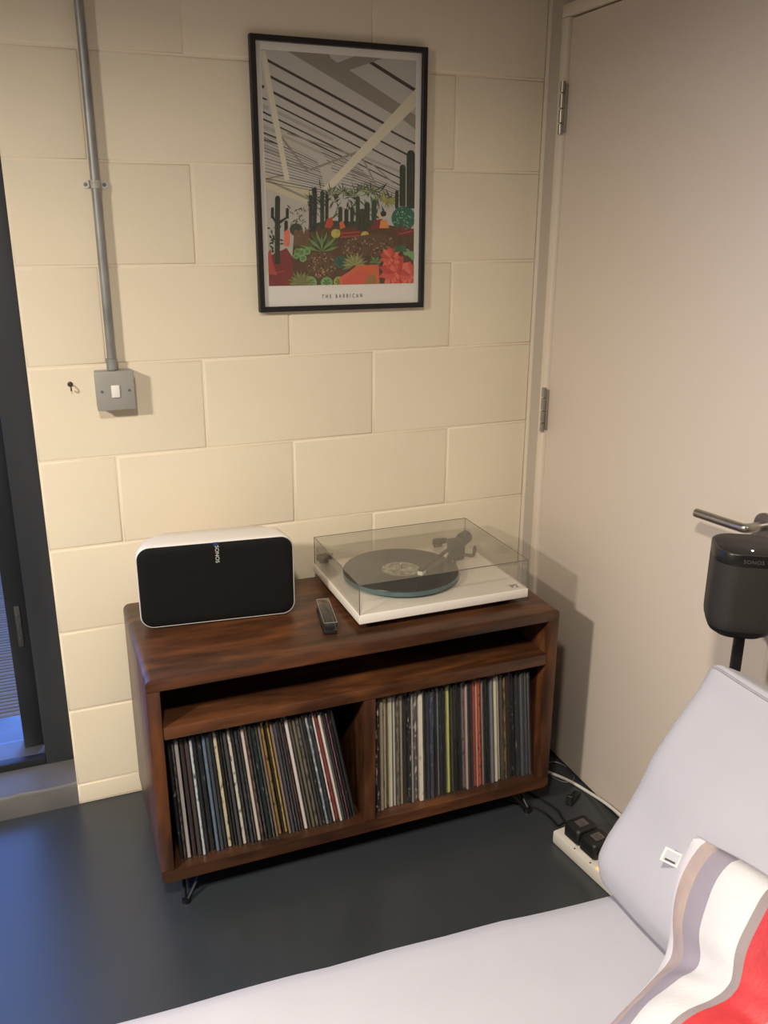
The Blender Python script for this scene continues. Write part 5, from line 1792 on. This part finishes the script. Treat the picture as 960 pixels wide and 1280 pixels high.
(34,91.5,541,95.7,539.4,75.1,537.9,67,541),
(36,236.8,493.6,252.5,503.3,271.5,505.2,255.7,495.4),
(37,236.8,493.6,253.9,498.4,271.5,494.8,254.3,489.9),
(36,236.8,493.6,257.2,492.7,275.1,483.6,254.6,484.6),
(37,236.8,493.6,253.3,488.5,264.5,476.5,248,481.6),
(36,236.8,493.6,252.9,481.5,261.4,464.4,245.4,476.5),
(37,236.8,493.6,247.2,479.3,248.6,462.5,238.3,476.6),
(36,236.8,493.6,241.7,478.3,237.1,463.1,232.3,478.3),
(37,236.8,493.6,236,477.5,226.3,464.1,227.1,480.1),
(36,236.8,493.6,229.1,477,214,465.4,221.6,481.9),
(37,236.8,493.6,226.3,481.6,210.4,476.6,220.8,488.5),
(36,236.8,493.6,221.6,484.9,203.7,484.3,218.8,492.9),
(37,236.8,493.6,220.3,489.6,204.1,494.1,220.5,498),
(36,236.8,493.6,218.8,494.8,203.9,504,221.9,502.8),
(38,111.6,533,109.3,540.2,108.4,541,83.4,541,82.1,539.7,80.3,532.5,82.6,525.3,88.5,520.1,96.4,518.3,104.1,520.3,109.7,525.7),
(11,293.6,488.4,300.8,494.4,310.6,494,303.4,488),
(12,293.6,488.4,303.5,490.8,312.4,486.4,302.5,484),
(11,293.6,488.4,304.8,485.7,311.5,477.4,300.4,480.1),
(12,293.6,488.4,301.5,482.5,302.5,473.4,294.7,479.3),
(11,293.6,488.4,297.5,479.1,293.7,469.8,289.8,479.1),
(12,293.6,488.4,292.1,478.3,283.8,471.4,285.3,481.4),
(11,293.6,488.4,287.7,480.5,277.5,478.2,283.4,486),
(12,293.6,488.4,286.1,484,277.6,486.4,285.1,490.7),
(11,293.6,488.4,282.8,488.2,274.5,494.4,285.3,494.6),
(20,198,541,195.9,524.1,224.1,508.6,243.1,495.3,303.2,492.4,306,541),
(39,205,541,205.2,527,255.6,502.2,280.8,513.8,265.5,541),
(40,264.2,541,271.3,522.2,293.6,516.8,298.5,541),
(41,14,511.6,14,463.2,20.5,453.8,25.1,483.5,35.6,516.4),
(42,14,514.2,54,507,53.5,504.3,14,511.4),
(39,350.2,511.8,375.8,523.8,401,512.4,401,512.2,375.5,500.4),
(43,350.2,511.8,378.7,509.8,392.8,487.9,364.3,490),
(44,350.2,511.8,372.6,496.4,370.9,471.3,348.6,486.6),
(39,350.2,511.8,359.5,488.1,342.8,467.6,333.6,491.2),
(43,350.2,511.8,343.5,487.2,317.2,477.8,323.8,502.2),
(44,350.2,511.8,329.7,494.1,302,498.7,322.4,516.3),
(39,350.2,511.8,322.3,506.6,302,523.8,329.8,529),
(43,350.2,511.8,323.8,520.7,318.4,541,329.9,541,343.7,536.3),
(44,350.2,511.8,333.7,532.1,337.2,541,355.7,541,359.9,535.8),
(39,350.2,511.8,348.9,537,354.5,541,372.3,541,372.9,527.6),
(43,350.2,511.8,364.6,534,393.4,536.7,378.8,514.4),
(43,350.2,511.8,371.4,515.4,386.6,502.2,365.4,498.6),
(44,350.2,511.8,368.8,502.6,370.6,483.8,352.1,493),
(39,350.2,511.8,357.5,494.1,345.3,478.5,338,496.1),
(43,350.2,511.8,342.9,493.9,322.4,488.8,329.6,506.5),
(44,350.2,511.8,331.8,502,312.5,509.7,330.9,519.4),
(39,350.2,511.8,329.2,514.7,320.2,531.7,341.2,528.8),
(43,350.2,511.8,336.5,526,340.9,541,345.4,541,355.8,530.2),
(44,350.2,511.8,350.2,530.7,366.2,541,367.9,541,367.8,523),
(39,350.2,511.8,364.1,526.5,385.6,525.3,371.6,510.5),
(44,350.2,511.8,364.4,510.4,371.1,499.3,356.9,500.7),
(39,350.2,511.8,357.6,501.1,351.9,489.5,344.5,500.1),
(43,350.2,511.8,345.3,499.8,331.6,496.4,336.5,508.3),
(44,350.2,511.8,336.7,507.5,325.3,514.8,338.8,519.1),
(39,350.2,511.8,338.3,518.4,337.7,531.1,349.7,524.4),
(43,350.2,511.8,348.8,524.3,359.7,532.8,361.1,520.2),
(44,350.2,511.8,360.5,520.7,374.6,518.6,364.3,509.6),
(39,401,514.9,394.1,518,401,521.3),
(43,401,507.3,394.1,518,401,517.6),
(44,394.1,518,401,513.3,401,493.5,392.7,499.2),
(39,394.1,518,400.9,500.3,388.3,484.9,381.4,502.6),
(43,394.1,518,388.9,499.6,368.9,492.5,374.1,510.8),
(44,394.1,518,378.5,504.8,357.6,508.2,373.1,521.4),
(39,394.1,518,373,514.1,357.7,527,378.7,531),
(43,394.1,518,374.2,524.8,370,541,375.7,541,389.3,536.4),
(44,401,535,394.1,518,381.7,533.3,384.9,541,397.4,541,401,536.6),
(39,401,541,401,522.8,394.1,518,393.2,537,399,541),
(43,401,518.7,394.1,518,401,528.6),
(43,401,512,394.1,518,401,519.2),
(44,394.1,518,401,514.6,401,501.2,395.4,503.9),
(39,394.1,518,399.5,504.8,390.2,493.1,384.8,506.3),
(43,394.1,518,388.5,504.6,373,500.8,378.5,514.1),
(44,394.1,518,380.1,510.7,365.6,516.5,379.5,523.8),
(39,394.1,518,378.2,520.2,371.5,533,387.3,530.8),
(43,394.1,518,383.8,528.7,387.5,541,389.6,541,398.3,531.9),
(44,401,522.4,394.1,518,394.2,532.3,401,536.6),
(39,401,517.6,394.1,518,401,525.4),
(44,394.1,518,401,517.4,401,509.6,399,509.8),
(39,394.1,518,399.6,510.1,395.3,501.3,389.7,509.3),
(43,394.1,518,390.3,509.1,380,506.5,383.7,515.4),
(44,394.1,518,383.9,514.9,375.3,520.3,385.5,523.5),
(39,394.1,518,385.1,523,384.7,532.5,393.7,527.5),
(43,401,523.4,394.1,518,393.1,527.5,401,533.6),
(44,401,517,394.1,518,401,524.1),
(39,335.2,475.7,351.3,483.1,367.5,475.8,351.2,468.4),
(43,335.2,475.7,353.3,474.3,362.2,460.4,344.1,461.8),
(44,335.2,475.7,349.4,465.9,348.4,450,334.2,459.7),
(39,335.2,475.7,341.1,460.6,330.5,447.7,324.6,462.6),
(43,335.2,475.7,330.9,460.1,314.2,454.2,318.4,469.7),
(44,335.2,475.7,322.1,464.5,304.5,467.5,317.5,478.6),
(39,335.2,475.7,317.5,472.5,304.5,483.4,322.2,486.6),
(43,335.2,475.7,318.4,481.4,314.2,497,331,491.2),
(44,335.2,475.7,324.7,488.6,330.7,503.8,341.3,490.8),
(39,335.2,475.7,334.3,491.6,348.7,501.7,349.6,485.6),
(43,335.2,475.7,344.3,489.6,362.5,491.2,353.3,477.2),
(43,335.2,475.7,348.6,477.9,358.2,469.5,344.8,467.3),
(44,335.2,475.7,347,469.8,348.2,457.9,336.4,463.7),
(39,335.2,475.7,339.8,464.4,332.1,454.6,327.4,465.8),
(43,335.2,475.7,330.6,464.4,317.5,461.2,322.1,472.4),
(44,335.2,475.7,323.5,469.5,311.2,474.5,322.9,480.6),
(39,335.2,475.7,321.8,477.6,316.1,488.4,329.4,486.5),
(43,335.2,475.7,326.4,484.7,329.9,496.4,338.7,487.3),
(44,335.2,475.7,335.2,487.7,346.3,494.7,346.3,482.7),
(39,335.2,475.7,343.9,485,357.5,484.1,348.7,474.8),
(44,335.2,475.7,344.2,474.7,348.4,467.7,339.4,468.6),
(39,335.2,475.7,339.9,468.9,336.3,461.5,331.6,468.3),
(43,335.2,475.7,332.1,468.1,323.4,466,326.5,473.5),
(44,335.2,475.7,326.6,473,319.3,477.7,327.9,480.3),
(39,335.2,475.7,327.6,479.9,327.2,487.9,334.8,483.6),
(43,335.2,475.7,334.3,483.6,341.2,488.9,342.1,480.9),
(44,335.2,475.7,341.7,481.3,350.6,479.9,344.1,474.3),
(32,401,474.4,398.5,476.6,393.6,477.7,388.6,476.5,385,473.4,383.7,469.1,384.9,464.8,388.5,461.7,393.3,460.6,398.3,461.7,401,464.1),
(32,390.1,463.4,388.9,467.7,385.3,470.8,380.4,471.9,375.6,470.8,372,467.6,370.6,463.3,371.9,459.1,375.4,456,380.3,454.9,385.1,456,388.8,459.1),
(32,401,483.3,400.2,483.5,395.3,482.3,391.6,479.1,390.3,474.8,391.5,470.6,395.1,467.4,400,466.3,401,466.6),
(11,364.1,460.5,375,463.9,385.8,460.6,374.9,457.1),
(26,364.1,460.5,374.4,460.5,381.7,454.1,371.4,454.2),
(11,364.1,460.5,374.9,455.8,380.2,446.3,369.4,451),
(26,364.1,460.5,371.9,452.8,372.4,442.6,364.7,450.2),
(11,364.1,460.5,367.9,449.9,363.9,439.4,360.1,449.9),
(26,364.1,460.5,363.7,450.9,356.2,444,356.6,453.5),
(11,364.1,460.5,358.1,450.5,346.7,445.2,352.7,455.2),
(26,364.1,460.5,355.3,453.6,343.6,453,352.4,459.8),
(11,364.1,460.5,352.3,457,340.6,460.4,352.3,463.8),
]
art_m = [mat('poster_colour_%d' % i, c, 0.55, var=0.01) for i, c in enumerate(PAL)]
ab = bmesh.new()
for i, s in enumerate(ART):
    y = -0.00955-i*0.0000022
    f = ab.faces.new([ab.verts.new((SX+s[k]/1000, y, SZT-s[k+1]/1000)) for k in range(1, len(s), 2)])
    f.material_index = s[0]
    if f.normal.y > 0 or (f.normal_update() or f.normal.y > 0):
        f.normal_flip()
obj('print', ab, art_m, sheet, recalc=False)
obj('lettering', text_bm('THE BARBICAN', 0.0135, at(SX+0.2045, -0.0100, SZT-0.5695, PI/2, 0, 0), 2.1, 0.62), mat('poster_ink', (64, 58, 52), 0.5, var=0.02), sheet)

# ------------------------------------------------------------------ sofa
SFY = -1.178
sofa = thing('sofa', 'pale grey fabric sofa with one loose back cushion', 'sofa', (0.08, -2.0, 0))


def seat_fn(p):
    x, y, z = p
    e = max(0.0, 1-abs(y-0.86)/0.22)
    z += 0.0022*math.sin(26*x+5*math.sin(9*x))*e*(z > 0) + 0.004*math.sin(2.3*x+0.5)*e
    y += 0.0035*math.sin(5.1*x+0.8)*(y > 0.5)
    return Vector((x, y, z))


sb = softbox(0.640, 0.87, 0.078, 0.050, 40, (0.006, 0.012, 0.012), seat_fn)
sb.transform(at(0.015, SFY-0.852, 0.351, 0, 0, math.radians(-4.3)))
obj('seat_cushion', sb, M_sofa, sofa, angle=80)
obj('base_frame', box(-0.46, 0.74, -2.92, SFY-0.035, 0.10, 0.268, bev=0.02), M_sofa, sofa)
obj('backrest_frame', box(0.665, 0.775, -2.92, SFY-0.06, 0.269, 0.58, bev=0.02), M_sofa, sofa)
for x in (-0.40, 0.68):
    for y in (-2.86, SFY-0.10):
        obj('leg', lathe([(0, 0), (0.018, 0), (0.024, 0.0998), (0, 0.0998)], 16, at(x, y, 0)), M_black, sofa)


def soft_point(a, H, r, bulge, fn):
    p = [a[i]*H[i] for i in range(3)]
    q = [max(-(H[i]-r), min(H[i]-r, p[i])) for i in range(3)]
    d = Vector([p[i]-q[i] for i in range(3)])
    if d.length > 1e-9:
        d = d.normalized()*r
    p = Vector(q)+d
    for i in range(3):
        j, l = (i+1) % 3, (i+2) % 3
        p[i] += a[i]*bulge[i]*(1-(a[j])**2)*(1-(a[l])**2)
    return fn(p)


BH, Br, Bb = (0.092, 0.40, 0.209), 0.026, (0.016, 0.012, 0.012)
CZ = 0.426+BH[2]


def lerp_tab(tab, z):
    if z <= tab[0][0]:
        return tab[0][1]
    for (a, fa), (b, fb) in zip(tab, tab[1:]):
        if z <= b:
            return fa+(fb-fa)*(z-a)/(b-a)
    return tab[-1][1]


FACE = [(0.42, 0.425), (0.455, 0.408), (0.50, 0.403), (0.54, 0.410), (0.60, 0.437), (0.70, 0.497), (0.80, 0.547), (0.90, 0.592)]
CUY = -1.190-BH[1]


def back_fn(p):
    x, y, z = p
    zz = CZ+z
    tz = max(0.0, z/BH[2])
    th = 1.0-0.45*tz*tz
    zz -= 0.040*tz*tz*(x/BH[0]+1)/2
    front = max(0.0, -x/BH[0])
    wr = 0.009*front*math.sin(30*z+14*(y+0.4)+3*math.sin(7*y))*max(0.0, (y-0.0)/0.4)
    xx = lerp_tab(FACE, zz)+(x+BH[0])*th - wr
    yy = CUY+y-0.012*(z/BH[2]-0.2)
    return Vector((xx, yy, zz))


cu_ = softbox(BH[0], BH[1], BH[2], Br, 36, Bb, back_fn)
cush = obj('back_cushion', cu_, M_sofa, sofa, angle=80)
path = []
N = 60
for k in range(N):
    path.append((-1, -1+2*k/N, 1))
for k in range(N):
    path.append((-1, 1, 1-2*k/N))
for k in range(N):
    path.append((-1, 1-2*k/N, -1))
for k in range(N):
    path.append((-1, -1, -1+2*k/N))
pts = [soft_point(a, BH, Br, Bb, back_fn) for a in path]
pts.append(pts[0])
obj('seam', tube(pts, 0.0024, 6, caps=False), M_piping, cush)

# ------------------------------------------------------------------ striped pillow folded against the cushion
UV = Vector((0.03, -1.0, 0)).normalized()
HV = Vector((1.0, 0.0, 0))
ZV = Vector((0, 0, 1))
B0 = Vector((0.380, -1.389, 0.487))
S0, S1, UL = -0.30, 0.175, 0.46


def phi(s):
    t = max(0.0, min(1.0, (s+0.095)/0.19))
    t = t*t*(3-2*t)
    return math.radians(6+68*t)


mid = {0.0: Vector((0, 0, 0))}
NS = 64
sv = [S0+(S1-S0)*k/NS for k in range(NS+1)]


def mid_at(s):
    n = 40
    p = Vector((0, 0, 0))
    for k in range(n):
        f = phi(s*(k+0.5)/n)
        p += (HV*math.cos(f)+ZV*math.sin(f))*(s/n)
    return p


MID = [mid_at(s)+Vector((0, 0.38*s if s < 0 else 0.24*s, 0)) for s in sv]
ub = [(0.019, 'edge'), (0.045, 'beige'), (0.080, 'lilac'), (0.146, 'white'), (0.160, 'taupe'), (0.212, 'red'), (0.236, 'taupe'), (0.40, 'darkred'), (UL, 'white')]
PM = {'edge': mat('pillow_white_edge', (214, 210, 212), 0.85, var=0.03, vscale=30, bump=0.2, bscale=250),
      'beige': mat('pillow_beige', (190, 168, 152), 0.8, col2=(160, 146, 146), vscale=16, bump=0.2, bscale=250),
      'lilac': mat('pillow_lilac_grey', (150, 142, 152), 0.75, var=0.05, vscale=20, bump=0.2, bscale=250),
      'white': mat('pillow_white', (206, 204, 204), 0.8, var=0.02, vscale=20, bump=0.2, bscale=250),
      'taupe': mat('pillow_taupe', (142, 130, 130), 0.8, var=0.04, vscale=20, bump=0.2, bscale=250),
      'red': mat('pillow_red', (200, 58, 60), 0.55, col2=(176, 42, 48), vscale=12, bump=0.25, bscale=120),
      'darkred': mat('pillow_dark_red', (140, 30, 48), 0.75, var=0.08, vscale=12, bump=0.2, bscale=120)}
pm_names = list(PM)
us = [0.0]
for (b, nm) in ub:
    a = us[-1]
    n = max(2, int((b-a)/0.011))
    for k in range(1, n+1):
        us.append(a+(b-a)*k/n)


def pil_pt(u, i, side):
    s = sv[i]
    v = i/NS
    cu = max(0.0, 1-abs(2*u/UL-1)**3.2)**0.55
    cv = max(0.0, 1-abs(2*v-1)**3.2)**0.55
    dent = 1-0.50*math.exp(-(s/0.040)**2)*math.exp(-(u/0.11)**2)
    t = 0.060*cu*cv*dent
    f = phi(s)
    nrm = -HV*math.sin(f)+ZV*math.cos(f)
    wob = (0.003*math.sin(18*s+1.0)*math.exp(-(u/0.25)**2)+0.003*math.sin(46*u+24*s)*min(1, u/0.08)+0.002*math.sin(70*s-30*u)*min(1, u/0.1))*cv*cu
    q = max(0.0, min(1.0, (-s+0.03)/0.16))
    g = 1-0.30*q*q*(3-2*q)
    uu = u*g+0.008*math.sin(11*s+0.6)*cu
    if s > 0:
        uu -= 0.022*math.sin(PI*s/S1)*math.exp(-u/0.10)
    if side < 0:
        t *= 1-0.72*math.sin(f)
    p = B0+UV*uu+MID[i]+nrm*(t*side+wob)
    p.z += 0.055*(1-math.exp(-(u/0.085)**1.5))*(0.6+0.4*cv)*(1-0.45*max(0.0, min(1.0, (-s-0.04)/0.22)))
    if side < 0:
        p.z = max(p.z, 0.4375+0.001*cu)
    return p


pb = bmesh.new()
grid = {}
for side in (1, -1):
    for j, u in enumerate(us):
        for i in range(NS+1):
            edge = j in (0, len(us)-1) or i in (0, NS)
            if edge and side < 0:
                grid[(side, j, i)] = grid[(1, j, i)]
                continue
            grid[(side, j, i)] = pb.verts.new(pil_pt(u, i, side))


def band(u):
    for b, nm in ub:
        if u <= b:
            return pm_names.index(nm)
    return 0


for side in (1, -1):
    for j in range(len(us)-1):
        for i in range(NS):
            q = [grid[(side, j, i)], grid[(side, j+1, i)], grid[(side, j+1, i+1)], grid[(side, j, i+1)]]
            if len(set(q)) < 3:
                continue
            f = pb.faces.new(q)
            f.material_index = band((us[j]+us[j+1])/2)
pil = thing('striped_pillow', 'red, white and grey striped pillow folded against the back cushion of the sofa', 'pillow', (B0.x, B0.y, 0.438))
obj('pillow_cover', pb, [PM[k] for k in pm_names], pil, angle=80)
# its care tag
tp = pil_pt(0.0, int((0.125-S0)/(S1-S0)*NS), 1)
tz_ = Vector((-0.352, -0.883, 0.312)).normalized()
tx_ = Vector((-0.78, 0.40, 0.42))
tx_ = (tx_-tz_*tx_.dot(tz_)).normalized()
TAGM = Matrix((tx_, tz_.cross(tx_), tz_)).transposed()
tg = bmesh.new()
add_box(tg, -0.018, 0.026, -0.011, 0.011, -0.0005, 0.0005, bev=0.0003, seg=1)
TM = Matrix.Translation(tp+tx_*0.004-tz_*0.004) @ TAGM.to_4x4()
tg.transform(TM)
tgo = obj('care_tag', tg, M_rocker, pil)
t2 = box(0.0, 0.023, -0.0085, 0.0085, 0.0006, 0.0009)
t2.transform(TM)
obj('tag_face', t2, M_tag, tgo)
t3 = box(0.003, 0.020, -0.0012, 0.0018, 0.0010, 0.0012)
t3.transform(TM @ Matrix.Translation((0, 0.0055, 0)))
obj('tag_print', t3, M_tag_dark, tgo)

# ------------------------------------------------------------------ small speaker on its stand
SPX, SPY, SPZ, SPR = 0.768, -1.054, 0.802, math.radians(-33)
ss = thing('small_speaker', 'small dark grey speaker with rounded corners on a floor stand', 'speaker', (SPX, SPY, SPZ), SPR)


def sq(w, d, r, z):
    return [(x, y, z) for x, y in rrect(w, d, r, 8)]


obj('base', loft([sq(0.094, 0.094, 0.034, 0.0), sq(0.104, 0.104, 0.037, 0.001), sq(0.110, 0.110, 0.039, 0.005), sq(0.1135, 0.1135, 0.040, 0.0115)]), M_black, ss, local=True, angle=40)
obj('grille', loft([sq(0.1138, 0.1138, 0.040, 0.0118), sq(0.117, 0.117, 0.041, 0.017), sq(0.1190, 0.1190, 0.042, 0.024), sq(0.1197, 0.1197, 0.042, 0.033), sq(0.1197, 0.1197, 0.042, 0.1375)]), M_graphite, ss, local=True, angle=40)
band_o = obj('band', loft([sq(0.1197, 0.1197, 0.042, 0.138), sq(0.1197, 0.1197, 0.042, 0.1575), sq(0.118, 0.118, 0.0415, 0.1592), sq(0.112, 0.112, 0.039, 0.1600)]), M_gloss_black, ss, local=True, angle=40)
obj('touch_panel', loft([sq(0.110, 0.110, 0.038, 0.1601), sq(0.108, 0.108, 0.037, 0.1607), sq(0.02, 0.02, 0.009, 0.1600)]), M_black, ss, local=True, angle=40)
obj('status_light', lathe([(0, 0), (0.0022, 0), (0.0018, 0.0006), (0, 0.0007)], 12, at(0, -0.036, 0.1607)), M_led, ss, local=True)
obj('touch_mark', box(-0.010, 0.010, -0.0285, -0.0275, 0.1606, 0.1609), M_dark_print, ss, local=True)
obj('logo', text_bm('SONOS', 0.0095, at(0, -0.0601, 0.1475, PI/2, 0, 0), 1.15, 1.0), M_dark_print, ss, local=True)
stx, sty = SPX+0.022, SPY+0.012
sn = thing('speaker_stand', 'slim black floor stand carrying the small speaker behind the sofa end', 'stand', (stx, sty, 0))
obj('base_plate', (lambda b: (b.transform(at(stx-0.0, sty-0.0, 0.0002)), b)[1])(loft([sq(0.18, 0.16, 0.03, 0.0), sq(0.18, 0.16, 0.03, 0.008), sq(0.176, 0.156, 0.028, 0.010)])), M_black, sn)
obj('pole', (lambda b: (b.transform(at(stx, sty, 0.0103, 0, 0, SPR)), b)[1])(loft([sq(0.019, 0.016, 0.003, 0.0), sq(0.019, 0.016, 0.003, SPZ-0.0165)])), M_black, sn)
obj('top_plate', (lambda b: (b.transform(at(SPX, SPY, SPZ-0.006, 0, 0, SPR)), b)[1])(loft([sq(0.085, 0.085, 0.030, 0.0), sq(0.088, 0.088, 0.031, 0.0055)])), M_black, sn)

# ------------------------------------------------------------------ power strip, adapters, plug, cables
PR = math.radians(6.5)
ps = thing('power_strip', 'white socket strip with a glowing orange switch on the floor by the sofa', 'power strip', (0.760, -0.770, 0), PR)
pl_ = obj('body', box(-0.030, 0.030, -0.180, 0.172, 0.0003, 0.036, bev=0.005), M_strip, ps, local=True)
for k, y in enumerate((0.120, 0.062, 0.004, -0.054, -0.112)):
    sk = obj('socket', box(-0.021, 0.021, y-0.023, y+0.023, 0.0361, 0.0385, bev=0.0015), M_strip, ps, local=True)
    hb = bmesh.new()
    add_box(hb, -0.0035, 0.0035, y+0.008, y+0.012, 0.0386, 0.0389)
    obj('socket_hole', hb, M_hole, sk, local=True)
    for s in (-1, 1):
        obj('socket_hole', box(s*0.011-0.0032, s*0.011+0.0032, y-0.012, y-0.008, 0.0386, 0.0389), M_hole, sk, local=True)
    obj('screw', lathe([(0, 0), (0.0026, 0), (0, 0.001)], 10, at(-0.0255, y-0.028, 0.0362)), M_hole, ps, local=True)
obj('switch_light', box(-0.0265, -0.0215, 0.002, 0.012, 0.0362, 0.0395, bev=0.0012), M_neon, ps, local=True)


def adapter(yc, label):
    c = Matrix.Translation((0.760, -0.770, 0)) @ Matrix.Rotation(PR, 4, 'Z')
    p = c @ Vector((0.014, yc, 0.0390))
    a = thing('power_adapter', label, 'power adapter', p, PR, 'black power adapters on the socket strip')
    rings = [(0.058, 0.050, 0.006, 0.0002), (0.066, 0.055, 0.007, 0.004), (0.067, 0.056, 0.008, 0.024), (0.065, 0.054, 0.009, 0.036), (0.060, 0.049, 0.010, 0.0405), (0.054, 0.043, 0.009, 0.0420)]
    obj('casing', loft([sq(*q) for q in rings]), M_black, a, local=True, angle=40)
    l = obj('rating_label', box(-0.014, 0.014, -0.012, 0.012, 0.0421, 0.0424), M_dark_print, a, local=True)
    for k in range(4):
        obj('label_line', box(-0.011, 0.006+0.004*(k % 2), -0.009+0.005*k, -0.0075+0.005*k, 0.0425, 0.0426), M_black, l, local=True)
    return p


pa = adapter(0.117, 'black power adapter plugged in at the cabinet end of the socket strip')
pb2 = adapter(0.058, 'black power adapter plugged in between its twin and the white plug')
c = Matrix.Translation((0.760, -0.770, 0)) @ Matrix.Rotation(PR, 4, 'Z')
wp = thing('white_plug', 'white mains plug in the socket strip beside the sofa cushion', 'plug', c @ Vector((0.010, -0.006, 0.0388)), PR)
obj('casing', loft([sq(0.046, 0.046, 0.012, 0.0002), sq(0.050, 0.050, 0.014, 0.004), sq(0.048, 0.048, 0.014, 0.020), sq(0.038, 0.038, 0.012, 0.026), sq(0.030, 0.030, 0.010, 0.0265)]), M_strip, wp, local=True, angle=40)
obj('cable_grip', tube([(0.02, -0.01, 0.012), (0.035, -0.018, 0.010)], [0.006, 0.0045], 10), M_strip, wp, local=True)


def cable(name, pts, r, m, label, cat='cable', group=None):
    return tag(obj(name, tube(smooth_path(pts, 8), r, 8), m), label, cat, group)


cable('white_cable', [(0.74, -0.17, 0.0045), (0.80, -0.25, 0.0045), (0.860, -0.342, 0.0045), (0.893, -0.400, 0.0048), (0.911, -0.470, 0.009), (0.913, -0.56, 0.026), (0.912, -0.68, 0.036), (0.913, -0.82, 0.034), (0.914, -1.0, 0.012), (0.913, -1.3, 0.0045)],
      0.0042, M_cord_white, 'white cable running along the floor under the white door')
q0, q1 = pa+Vector((-0.006, 0.029, 0.012)), pb2+Vector((0.031, 0.02, 0.010))
cable('adapter_cable', [q0, q0+Vector((-0.004, 0.030, -0.010)), (0.752, -0.565, 0.012), (0.757, -0.515, 0.0035), (0.742, -0.470, 0.0033), (0.708, -0.430, 0.0033), (0.672, -0.380, 0.0033), (0.63, -0.25, 0.0033)],
      0.0028, M_cord_black, 'black cable from the end adapter to under the record cabinet')
cable('adapter_cable', [q1, q1+Vector((0.012, 0.018, -0.020)), (0.798, -0.61, 0.006), (0.786, -0.545, 0.0033), (0.792, -0.500, 0.0033), (0.775, -0.440, 0.0033), (0.745, -0.36, 0.0033), (0.70, -0.20, 0.0033)],
      0.0028, M_cord_black, 'black cable curving from the second adapter to behind the cabinet')
lp = [Vector((0.893+0.034*math.cos(a), -0.352+0.052*math.sin(a), 0.0016+0.003*abs(math.sin(a*0.5)))) for a in [0.3+2*PI*k/30*0.86 for k in range(31)]]
tag(obj('wire_loop', tube(lp, 0.0011, 6), M_galv), 'thin grey wire loop lying on the floor by the door', 'wire')
cl = thing('cable_clip', 'small black clip lying on the floor beside the white cable', 'clip', (0.862, -0.470, 0), math.radians(35))
obj('body', box(-0.036, 0.030, -0.010, 0.010, 0.0003, 0.009, bev=0.003), M_black, cl, local=True)
obj('tab', loft([sq(0.014, 0.018, 0.003, 0.0092), sq(0.010, 0.016, 0.003, 0.026), sq(0.006, 0.012, 0.002, 0.028)]) if False else (lambda b: (b.transform(at(-0.028, 0, 0)), b)[1])(loft([sq(0.014, 0.018, 0.003, 0.0092), sq(0.010, 0.016, 0.003, 0.026), sq(0.006, 0.012, 0.002, 0.028)])), M_black, cl, local=True)

# ------------------------------------------------------------------ planter on the terrace
pt = thing('planter', 'dark planter with a leafy shrub on the decking beyond the glass', 'planter', (-0.80, 2.30, 0.0))
obj('box', box(-1.25, -0.55, 2.10, 2.50, 0.001, 0.30, bev=0.01), M_alu2, pt)
obj('soil', box(-1.23, -0.57, 2.12, 2.48, 0.3005, 0.31), M_back, pt)
lb = bmesh.new()
for k in range(420):
    p = Vector((R.uniform(-1.25, -0.55), R.uniform(2.1, 2.5), 0.33+R.random()**1.4*0.55))
    d = Vector((R.uniform(-1, 1), R.uniform(-1, 1), R.uniform(-0.3, 1))).normalized()
    s = d.orthogonal().normalized()*0.022
    e = R.uniform(0.05, 0.09)
    vs = [lb.verts.new(x) for x in (p, p+d*e*0.5+s, p+d*e, p+d*e*0.5-s)]
    lb.faces.new(vs)
fo_ = obj('foliage', lb, mat('dark_leaf', (52, 70, 56), 0.5, var=0.2, vscale=10), pt, recalc=False)
fo_['kind'] = 'stuff'
